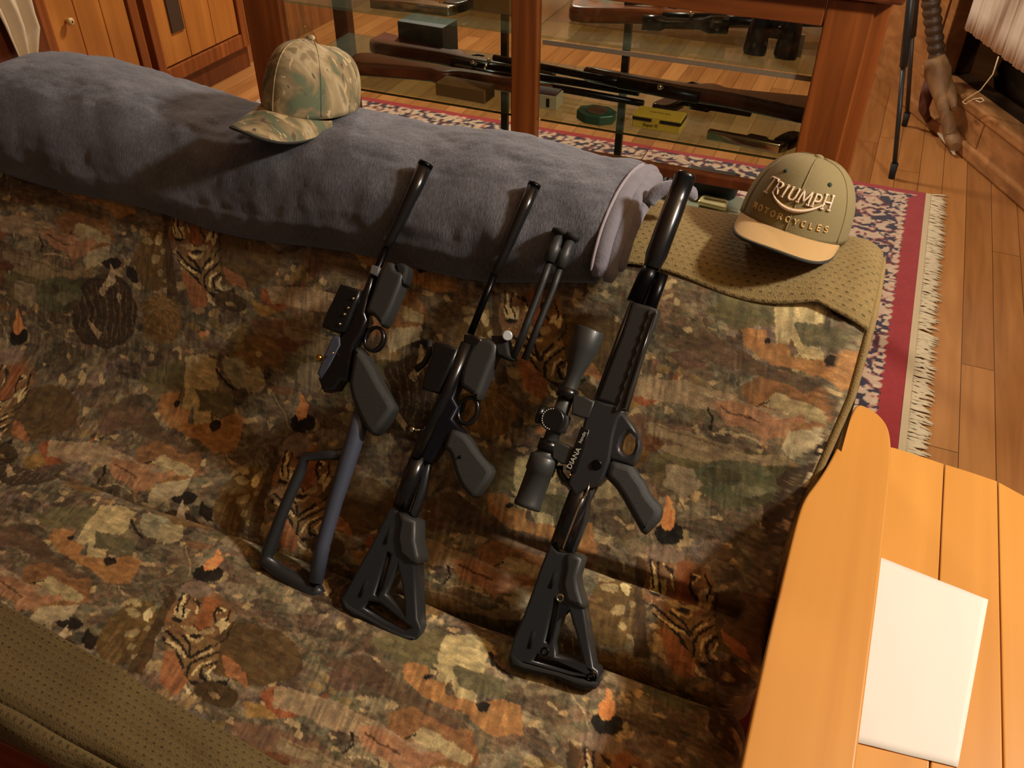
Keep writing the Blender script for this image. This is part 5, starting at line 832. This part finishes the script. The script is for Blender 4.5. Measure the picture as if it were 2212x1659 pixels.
g.plate('stock_clamp', [(858, 1104), (876, 1116), (897, 1126), (896, 1168), (903, 1200), (904, 1218), (884, 1216), (862, 1196), (856, 1160), (862, 1128)], .040, poly_grey, .001, .005)
g.plate('butt_pad', [(733, 1299), (741, 1318), (761, 1335), (789, 1343), (828, 1365), (858, 1384), (878, 1390), (894, 1386), (898, 1376), (868, 1368), (824, 1348), (790, 1328), (752, 1306), (740, 1288)], .038, rubber, 0, .005)
# ---- gun 3: scoped
g = Gun('scoped_air_rifle', -.18, 'black scoped air rifle with long moderator and triangular stock, rightmost of the three guns', 'air gun', .006)
g.rev('moderator', (1482, 376), (1407, 580), [(0, .0122), (.012, .0134), (.05, .0137), (.055, .0132), (.30, .0132), (.305, .0136), (.86, .0136), (.97, .0108), (1, .0098)], gloss_black, .006)
g.tube('muzzle_bore', [(1483, 373), (1481, 378)], .007, mat('bore', (4, 4, 4), .9), .006)
g.tube('barrel', [(1408, 577), (1396, 600), (1372, 655)], [.0105, .0115, .0115], gunmetal, .004)
g.tube('air_cylinder', [(1431, 592), (1414, 640), (1396, 690)], .0078, gunmetal, .004)
g.plate('barrel_clamp', [(1396, 590), (1416, 584), (1430, 590), (1412, 668), (1384, 664)], .020, gloss_black, -.002, .003)
hg = g.plate('handguard', [(1367, 649), (1382, 655), (1404, 660), (1421, 668), (1385, 765), (1350, 886), (1332, 880), (1310, 872), (1285, 866), (1310, 800), (1340, 722)], .034, poly_black, 0, .005)
sc_ = []
for i in range(9):
    t = i/8; x = 1412-70*t; y = 668+206*t; sc_ += [(x-9, y), (x-14, y+8), (x-13, y+17)]
g.plate('side_rail', sc_+[(1342, 884), (1352, 884), (1386, 768), (1421, 672), (1414, 668)], .012, poly_grey, .014, .0015, parent=hg)
g.tube('rail_line', [(1415, 676), (1380, 778), (1347, 880)], .0020, gloss_black, .021, 8, parent=hg)
g.tube('top_rail', [(1364, 655), (1322, 768), (1287, 866)], .0030, gloss_black, .012, 8, parent=hg)
g.plate('receiver', [(1288, 862), (1310, 870), (1334, 874), (1349, 890), (1336, 905), (1326, 940), (1318, 992), (1304, 1034), (1290, 1050), (1265, 1057), (1245, 1075), (1224, 1046), (1240, 985), (1262, 905)], .034, dull, 0, .004)
g.plate('lower_receiver', [(1326, 886), (1349, 894), (1368, 921), (1380, 944), (1384, 965), (1376, 990), (1367, 1006), (1342, 1000), (1317, 994), (1312, 970), (1316, 930)], .028, dull, .0, .004, holes=[chaikin([(1344, 944), (1359, 931), (1372, 944), (1372, 962), (1366, 980), (1350, 984), (1337, 970)], 1)])
g.plate('trigger', [(1326, 955), (1334, 962), (1338, 976), (1350, 988), (1340, 990), (1328, 978)], .008, gunmetal, .006, .001)
b = MB(); revolve(b, g.w(1289, 1004, .016), g.w(1289, 1004, .019), [(0, .0065), (.7, .0065), (1, .005)], 18); b.build('takedown_pin', gunmetal, g.root)
lb = g.plate('label_rail', [(1255, 921), (1273, 929), (1258, 975), (1241, 1022), (1222, 1014), (1240, 962)], .030, gloss_black, .006, .001)
d_ = (g.w(1262, 940, .0222)-g.w(1226, 1010, .0222)).normalized(); v_ = GN.cross(d_)
def lab(c, txt, size):
    p = g.w(*c, .0216); M = Matrix(((d_.x, v_.x, GN.x, p.x), (d_.y, v_.y, GN.y, p.y), (d_.z, v_.z, GN.z, p.z), (0, 0, 0, 1))); text_mesh('lettering', txt, size, M @ Matrix.Diagonal((1.05, 1, 1, 1)), mat('white_print_'+txt, (206, 206, 184), .5), lb, .0002)
lab((1240, 990), 'DIANA', .0088); lab((1258, 945), 'bandit', .0058)
for k in (0, 1): g.tube('spring_pin', [(1277+k*5, 904+k*2), (1272+k*5, 920+k*2)], .0012, brass, .012, 6)
b = MB(); b.sphere(g.w(1231, 1026, .018), .0022, 8, 6); b.build('screw', brass, g.root)
g.tube('bolt_lever', [(1209, 1006), (1210, 1022), (1220, 1036), (1238, 1048)], [.0045, .0042, .004, .004], gloss_black, .004, 10)
g.plate('grip', [(1318, 990), (1342, 998), (1365, 1004), (1378, 1026), (1392, 1043), (1402, 1068), (1430, 1099), (1425, 1124), (1406, 1144), (1388, 1160), (1362, 1112), (1332, 1058), (1302, 1028)], .032, mat('dark_grey_grip', (50, 52, 50), .5, bump=.4, bscale=1500), 0, .009, sm=1, res=3)
def SD(x, y): return g.w(x, y, .008)
scope = MB(); A = SD(1275, 712); B_ = SD(1138, 1096); revolve(scope, A, B_, [(0, .0175), (.008, .0188), (.10, .0188), (.12, .0180), (.24, .0110), (.27, .0098), (.47, .0098), (.475, .0150), (.565, .0150), (.57, .0098), (.64, .0098), (.70, .0125), (.715, .0170), (.72, .0185), (.80, .0185), (.81, .0165), (.97, .0168), (.98, .0180), (1, .0172)], 32)
so = scope.build('scope', mat('matte_scope_black', (52, 54, 52), .42, coat=.1), g.root)
ax = (B_-A).normalized(); p = A.lerp(B_, .515)
b = MB(); revolve(b, p, p+GN*.030, [(0, .013), (.5, .013), (.52, .0152), (.93, .0152), (1, .0135)], 28); tr = b.build('turret', dark_sight, so)
b = MB(); c = p+GN*.0302
for i in range(14):
    t = R(100+i*13); q = c+(GU*math.cos(t)+GV*math.sin(t))*.0128; b.sphere(q, .0009, 6, 4)
b.build('dial_marks', mat('dial_white', (220, 216, 200), .5), tr)
b = MB(); p2 = p-GU*.012*1+ (-GV*.0); side = ax.cross(GN).normalized(); revolve(b, p-side*-.010, p+side*.026, [(0, .011), (.6, .011), (.62, .0125), (1, .0122)], 20); b.build('turret', dark_sight, so)
b = MB(); b.sphere(A+ax*.004, (.0001, .0001, .0001)); revolve(b, A+ax*.003, A+ax*.004, [(0, .016), (1, .016)], 24); b.build('lens', mat('lens_coating', (40, 44, 60), .08, coat=.8), so)
for (o1, c1) in (([(1238, 852), (1262, 856), (1284, 868), (1272, 903), (1255, 902), (1234, 894)], 1), ([(1193, 952), (1215, 958), (1238, 968), (1228, 1004), (1212, 1002), (1192, 990)], 2)):
    g.plate('scope_mount', o1, .024, poly_grey, .006, .002)
for t in (.36, .655):
    p = A.lerp(B_, t); b = MB(); revolve(b, p-ax*.007, p+ax*.007, [(0, .0135), (1, .0135)], 24); b.build('scope_ring', gloss_black, so)
g.tube('buffer_tube', [(1260, 1045), (1238, 1110), (1212, 1184)], [.0135, .0150, .0148], gloss_black, .002)
g.plate('buffer_rail', [(1276, 1050), (1289, 1052), (1272, 1085), (1266, 1128), (1254, 1160), (1240, 1194), (1222, 1192), (1250, 1110)], .016, dull, -.004, .003)
g.tube('rail_highlight', [(1274, 1043), (1267, 1068), (1256, 1078), (1236, 1130), (1216, 1186)], .0016, steel, .0155, 6)
st = carbine_stock(g, [(1190, 1177), (1181, 1190), (1167, 1225), (1148, 1280), (1129, 1332), (1108, 1378), (1096, 1422), (1102, 1441), (1127, 1451), (1166, 1460), (1205, 1468), (1240, 1485), (1262, 1491), (1285, 1490), (1296, 1464), (1291, 1448), (1282, 1442), (1272, 1380), (1262, 1316), (1248, 1271), (1245, 1248), (1257, 1208), (1245, 1198), (1225, 1195), (1205, 1192)],
    [(1216, 1308), (1228, 1318), (1244, 1370), (1261, 1432), (1200, 1418), (1199, 1388), (1209, 1346)], [((1202, 1236), (1188, 1270)), ((1154, 1363), (1143, 1400))], dull,
    [[(1198, 1292), (1206, 1297), (1190, 1372), (1184, 1392), (1177, 1386)], [(1160, 1414), (1196, 1428), (1262, 1446), (1270, 1456), (1236, 1452), (1150, 1428)]])
b = MB(); b.tube([g.w(1205, 1290, .004), g.w(1192, 1384, .004)], .0068, 12); b.build('storage_tube', poly_grey, st)
g.plate('stock_clamp', [(1222, 1198), (1243, 1198), (1257, 1208), (1246, 1248), (1249, 1272), (1258, 1302), (1262, 1316), (1240, 1308), (1222, 1300), (1213, 1262), (1220, 1226)], .040, poly_grey, .001, .005)
g.plate('butt_pad', [(1096, 1422), (1102, 1441), (1127, 1451), (1166, 1460), (1205, 1468), (1240, 1485), (1262, 1491), (1285, 1490), (1292, 1474), (1250, 1466), (1205, 1452), (1130, 1432), (1104, 1410)], .038, rubber, 0, .005)
for x, y, m_ in ((1177, 1407, gunmetal), (1210, 1291, steel), (1276, 1463, gunmetal)):
    b = MB(); b.tube([g.w(x, y, .0166)+(GU*math.cos(t)+GV*math.sin(t))*.0042 for t in np.linspace(0, 6.283, 15)[:-1]], .0013, 6, closed=True); b.build('sling_socket', m_, st)

# ------------------------------------------------------------------ caps
def rot_frame(o, yaw, pitch, roll):
    return Matrix.Translation(Vector(o)) @ Matrix.Rotation(yaw, 4, 'Z') @ Matrix.Rotation(pitch, 4, 'X') @ Matrix.Rotation(roll, 4, 'Y')
def make_cap(M, crown_m, brim_m, label, under_m, scale=1.0, a=.100, bb=.080, h=.118, front_k=.5, brim_l=.072, brim_w=68, droop=.016, seams=None, squash=None, curve=1.0, brim_tilt=.016):
    """local frame: -Y is the front of the cap, Z up, origin at the centre of the opening"""
    M = M @ Matrix.Scale(scale, 4); root = thing('baseball_cap', tuple(M.translation), label, 'cap', 'caps on the sofa back')
    def crown(th, ph):                     # th: 0 = front (-Y); ph 0..90 deg
        f = max(0, math.cos(th))**1.5; e = .74-.30*f*front_k
        rr = max(math.cos(ph), 0)**e; zz = h*math.sin(ph)**(.88+.15*f*front_k)
        x = math.sin(th)*bb*rr; y = -math.cos(th)*a*rr
        if squash: x, y, zz = squash(x, y, zz, th, ph)
        return Vector((x, y, zz))
    n, k = 72, 26; P = np.zeros((k+1, n, 3))
    for i in range(k+1):
        for j in range(n):
            P[i, j] = M @ crown(2*math.pi*j/n, R(90)*i/k)
    me = grid_mesh('crown', P, closed_v=True); me.flip_normals(); o = link('crown', me, crown_m, root); s = o.modifiers.new('s', 'SOLIDIFY'); s.thickness = .0022; s.offset = -1
    b = MB(); c = crown(0, R(90)); b.sphere(M @ c, (.0075, .0075, .004), 14, 8, M.to_3x3()); b.build('button', crown_m, root)
    for th in (seams or [0, R(60), R(120), R(180), R(240), R(300)]):
        b = MB(); pts = []
        for i in range(25):
            ph = R(2+86*i/24); p = crown(th, ph); nn = Vector((p.x/bb**2, p.y/a**2, p.z/h**2)).normalized(); pts.append(M @ (p+nn*.0002))
        b.tube(pts, .0010, 5); b.build('seam', crown_m, root)
    # brim
    nt_, ns = 40, 12; P = np.zeros((nt_+1, ns+1, 3)); W = R(brim_w)
    for i in range(nt_+1):
        th = -W+2*W*i/nt_; base = crown(th, R(1)); u = th/W; L = brim_l*(max(0, 1-abs(u)**3.2))**.5
        for j in range(ns+1):
            t = j/ns; x = base.x*(1+.06*t*(1-abs(u)**2)); y = base.y-L*t; z = base.z-brim_tilt*t*(L/brim_l)-droop*curve*(x/bb)**2*(.35+.65*t)
            P[i, j] = M @ Vector((x, y, z+.002))
    me = grid_mesh('brim', P); o = link('brim', me, brim_m, root); s = o.modifiers.new('s', 'SOLIDIFY'); s.thickness = .0035; s.offset = 0; me.materials.append(under_m); s.material_offset = 0
    b = MB(); edge = [Vector(P[i, ns]) for i in range(nt_+1)]; b.tube(edge, .0022, 6); b.build('brim_edge', under_m, root)
    return root, crown
def camo_material(name):
    m = bpy.data.materials.new(name); m.use_nodes = True; nt = m.node_tree; b = nt.nodes['Principled BSDF']; L = nt.links; g_ = nt.nodes.new('ShaderNodeTexCoord')
    cols = [(168, 148, 108), (138, 120, 86), (104, 96, 80), (184, 166, 128), (104, 112, 84), (186, 166, 128)]
    mp = nt.nodes.new('ShaderNodeMapping'); mp.inputs['Rotation'].default_value = (.5, .6, .3); mp.inputs['Scale'].default_value = (1, 2.2, 1); L.new(g_.outputs['Object'], mp.inputs[0])
    n = nt.nodes.new('ShaderNodeTexNoise'); n.inputs['Scale'].default_value = 10; n.inputs['Detail'].default_value = 3; n.inputs['Distortion'].default_value = 1.2; L.new(mp.outputs[0], n.inputs['Vector'])
    r = ramp(nt, [(0, cols[4]), (.38, cols[4]), (.43, cols[1]), (.50, cols[0]), (.57, cols[3]), (.63, cols[1])]); L.new(n.outputs['Fac'], r.inputs[0])
    n2 = nt.nodes.new('ShaderNodeTexNoise'); n2.inputs['Scale'].default_value = 27; n2.inputs['Detail'].default_value = 3; n2.inputs['Distortion'].default_value = 1.5; L.new(mp.outputs[0], n2.inputs['Vector'])
    r2 = ramp(nt, [(.64, (0, 0, 0)), (.67, (255, 255, 255))]); L.new(n2.outputs['Fac'], r2.inputs[0])
    mx = nt.nodes.new('ShaderNodeMix'); mx.data_type = 'RGBA'; L.new(r2.outputs[0], mx.inputs[0]); L.new(r.outputs[0], mx.inputs[6]); mx.inputs[7].default_value = lin((96, 84, 72))
    r3 = ramp(nt, [(.36, (255, 255, 255)), (.39, (0, 0, 0))]); L.new(n2.outputs['Fac'], r3.inputs[0]); mx2 = nt.nodes.new('ShaderNodeMix'); mx2.data_type = 'RGBA'; L.new(r3.outputs[0], mx2.inputs[0]); L.new(mx.outputs[2], mx2.inputs[6]); mx2.inputs[7].default_value = lin((206, 182, 136))
    L.new(mx2.outputs[2], b.inputs['Base Color']); b.inputs['Roughness'].default_value = .9; return m
olive = mat('olive_twill', (132, 118, 78), .9, bump=.35, bscale=900, var=.06, vscale=30); tan = mat('tan_twill', (178, 144, 92), .9, bump=.3, bscale=900, var=.03); under = mat('brim_underside', (50, 50, 44), .9)
camo = camo_material('leaf_camouflage')
def sq1(x, y, z, th, ph):
    z2 = z*(1+.10*math.cos(th)*math.sin(ph)); return x, y+.010*math.sin(ph)-.010*math.sin(ph)*math.cos(th), z2
make_cap(CAP1, camo, camo, 'leaf-camouflage baseball cap sitting on the grey blanket', under, scale=.88, a=.090, bb=.074, h=.100, front_k=.9, squash=sq1, brim_w=72, droop=.026, brim_l=.070)
capr, crown2 = make_cap(CAP2, olive, tan, 'olive baseball cap with embroidered lettering and tan brim at the sofa back end', under, scale=.86, a=.095, bb=.084, h=.108, front_k=.75, brim_w=66, droop=.014, brim_l=.062)
# embroidery mapped onto the front panel
CAP2S = CAP2 @ Matrix.Scale(.86, 4)
def front_pt(a_, c_, out):
    a_ *= 1.22; c_ *= 1.04; th = a_/.084; lo, hi = 0.0, R(89)
    for _ in range(26):
        mid = (lo+hi)/2
        if crown2(th, mid).z < c_: lo = mid
        else: hi = mid
    p = crown2(th, lo); e = .002; q1 = crown2(th+e, lo)-p; q2 = crown2(th, lo+e)-p; n_ = q1.cross(q2).normalized()
    if n_.y > 0: n_ = -n_
    return CAP2S @ (p+n_*out)
gold_th = mat('gold_thread', (190, 146, 76), .6, bump=.4, bscale=1200); white_th = mat('white_thread', (232, 216, 196), .6, bump=.4, bscale=1200)
def serif(strokes, x0, z0, w_, h_, slant=.12):
    out = []
    for s_ in strokes:
        pts = []
        for i in range(len(s_)-1):
            for k in range(5): t = k/5; pts.append((s_[i][0]*(1-t)+s_[i+1][0]*t, s_[i][1]*(1-t)+s_[i+1][1]*t))
        pts.append(s_[-1]); out.append([(x0+p[0]*w_+p[1]*h_*slant, z0+p[1]*h_) for p in pts])
    return out
G = {'T': [[(0, 1), (1, 1)], [(0, 1), (-.04, .86)], [(1, 1), (1.02, .86)], [(.5, 1), (.5, 0)], [(.3, 0), (.7, 0)]],
     'R': [[(.1, 1), (.1, 0)], [(0, 0), (.3, 0)], [(0, 1), (.6, 1), (.8, .9), (.85, .75), (.75, .58), (.55, .5), (.1, .5)], [(.45, .5), (.95, 0)]],
     'I': [[(.5, 1), (.5, 0)], [(.25, 1), (.75, 1)], [(.25, 0), (.75, 0)]],
     'U': [[(.1, 1), (.1, .3), (.22, .06), (.5, -.02), (.78, .06), (.9, .3), (.9, 1)], [(-.04, 1), (.26, 1)], [(.74, 1), (1.04, 1)]],
     'M': [[(.05, 0), (.12, 1), (.5, .15), (.88, 1), (.95, 0)], [(-.08, 0), (.2, 0)], [(.8, 0), (1.1, 0)]],
     'P': [[(.15, 1), (.15, 0)], [(0, 0), (.35, 0)], [(0, 1), (.6, 1), (.85, .88), (.88, .72), (.8, .52), (.55, .44), (.15, .44)]],
     'H': [[(.1, 1), (.1, 0)], [(.9, 1), (.9, 0)], [(.1, .5), (.9, .5)], [(-.05, 0), (.28, 0)], [(.72, 0), (1.05, 0)], [(-.05, 1), (.28, 1)], [(.72, 1), (1.05, 1)]],
     'O': [[(.5+.45*math.cos(t), .5+.5*math.sin(t)) for t in np.linspace(0, 6.283, 13)]], 'C': [[(.5+.45*math.cos(t), .5+.5*math.sin(t)) for t in np.linspace(.8, 5.5, 10)]],
     'Y': [[(0, 1), (.5, .5), (1, 1)], [(.5, .5), (.5, 0)]], 'L': [[(.1, 1), (.1, 0), (.8, 0)]], 'E': [[(.85, 1), (.1, 1), (.1, 0), (.85, 0)], [(.1, .5), (.7, .5)]],
     'S': [[(.85, .85), (.6, 1), (.3, .98), (.12, .8), (.3, .58), (.7, .45), (.88, .22), (.68, .02), (.35, 0), (.1, .15)]]}
gold = MB(); wht = MB(); sm = MB()
x = -.0505
for ch, wd, hh in (('T', .0125, .0215), ('R', .0088, .0160), ('I', .0062, .0160), ('U', .0105, .0160), ('M', .0145, .0175), ('P', .0100, .0165), ('H', .0125, .0190)):
    z0 = .0480 if ch != 'T' else .0445
    for st_ in serif(G[ch], x, z0, wd, hh):
        gold.tube([front_pt(a_, c_, .0003) for a_, c_ in st_], .00190, 6); wht.tube([front_pt(a_, c_, .0018) for a_, c_ in st_], .00115, 6)
    x += wd+.0030
sw = [(-.034+.068*t, .049-.0175*math.sin(math.pi*min(1, t*1.02))**.8*(1-.15*t)+.006*t) for t in np.linspace(0, 1, 30)]
gold.tube([front_pt(a_, c_, .0006) for a_, c_ in sw], [.0012+.0018*math.sin(math.pi*i/29) for i in range(30)], 6); wht.tube([front_pt(a_, c_, .0026) for a_, c_ in sw], [.0006+.0014*math.sin(math.pi*i/29) for i in range(30)], 6)
x = -.054
for ch in 'MOTORCYCLES':
    for st_ in serif(G[ch] if ch != 'T' else [[(0, 1), (1, 1)], [(.5, 1), (.5, 0)]], x, .0185, .0056, .0078, 0): sm.tube([front_pt(a_, c_, .0004) for a_, c_ in st_], .00095, 5)
    x += .0098
gold.build('embroidery_outline', gold_th, capr); wht.build('embroidery', white_th, capr); sm.build('small_lettering', mat('pale_gold_thread', (214, 176, 108), .6), capr)
for th in (R(-30), R(30)):
    b = MB(); p = crown2(th, R(50)); nn = Vector((p.x/.0067, p.y/.009, p.z/.0139)).normalized(); b.tube([CAP2S @ (p+nn*.0004+(nn.orthogonal().normalized()*math.cos(t)+nn.cross(nn.orthogonal().normalized())*math.sin(t))*.0022) for t in np.linspace(0, 6.283, 11)[:-1]], .0012, 6, closed=True); b.sphere(CAP2S @ (p+nn*.0003), .0022, 8, 6); b.build('eyelet', mat('dark_green_eyelet', (48, 60, 46), .8), capr)

# ------------------------------------------------------------------ pine chair with a broad armrest, sheet of paper
ch = thing('wooden_chair', (.30, .6, .012), 'varnished pine chair with broad curved armrest and plank seat, at lower right', 'chair')
ZS, ZA = .56, .68
def zq(x, y, z): p = at_z(x, y, z); return (p.x, p.y)
arm = [(1850, 870), (1878, 880), (1905, 900), (1921, 925), (1926, 965), (1925, 1010), (1917, 1090), (1900, 1250), (1876, 1440), (1853, 1620), (1836, 1760), (1815, 1900), (1560, 1900), (1582, 1760), (1600, 1659), (1640, 1470), (1690, 1250), (1716, 1140), (1735, 1078), (1765, 1040), (1792, 998), (1820, 940), (1834, 905)]
pts = chaikin([zq(x, y, ZA) for x, y in arm], 2, .25)
flat_shape('armrest', [pts], (Vector((0, 0, ZA-.011)), Vector((1, 0, 0)), Vector((0, 1, 0)), Vector((0, 0, 1))), .022, pine, ch, .003, 0, 3)
xl = .058; y_far = 1.103
corner = [(xl, .28), (.2289, .28), (.2289, y_far-.006), (.20, y_far-.002), (.16, y_far+.002), (.11, y_far-.002), (.09, y_far-.03), (.082, .98), (xl, .90)]
for i, pl_ in enumerate((corner, [(.2305, .28), (.3002, .28), (.3002, y_far-.014), (.265, y_far-.009), (.2305, y_far-.006)], [(.3018, .28), (.374, .28), (.374, .99), (.369, 1.02), (.357, 1.048), (.335, 1.072), (.3018, y_far-.015)])):
    flat_shape('seat_plank', [pl_], (Vector((0, 0, ZS-.011)), Vector((1, 0, 0)), Vector((0, 1, 0)), Vector((0, 0, 1))), .022, pine, ch, .0016, 0, 2)
for y in (.45, .90):
    b = MB(); b.box(.109, .372, y-.02, y+.02, .500, .537); b.build('seat_rail', pine, ch, bevel=.003)
for x, y in ((.088, .45), (.100, .88)):
    b = MB(); b.box(x-.018, x+.018, y-.018, y+.018, .012, .658); b.build('leg', pine, ch, bevel=.004)
for x, y in ((.35, .45), (.35, .90)):
    b = MB(); b.box(x-.018, x+.018, y-.018, y+.018, .001, .499); b.build('leg', pine, ch, bevel=.004)
pp = [zq(1899, 1204, ZS), zq(2134, 1297, ZS), zq(2068, 1659, ZS), zq(1845, 1618, ZS)]; pp[0] = (pp[0][0]-.03, pp[0][1]+.004); pp[3] = (pp[3][0]-.03, pp[3][1]+.004)
n_ = 24; P = np.zeros((n_+1, n_+1, 3))
for i in range(n_+1):
    for j in range(n_+1):
        u, v = i/n_, j/n_; a_ = np.array(pp[0])*(1-u)+np.array(pp[1])*u; b_ = np.array(pp[3])*(1-u)+np.array(pp[2])*u; q = a_*(1-v)+b_*v
        P[i, j] = (q[0], q[1], ZS+.0012+.0006*noise.noise(Vector((u*4, v*4, 1))))
me = grid_mesh('paper_sheet', P[:, ::-1].copy()); o = link('paper_sheet', me, mat('white_paper', (226, 221, 208), .8, bump=.05, bscale=40), origin=(.21, .74, ZS)); s = o.modifiers.new('s', 'SOLIDIFY'); s.thickness = .0004; s.offset = 1
tag(o, 'blank white sheet of paper lying on the pine chair seat', 'paper')
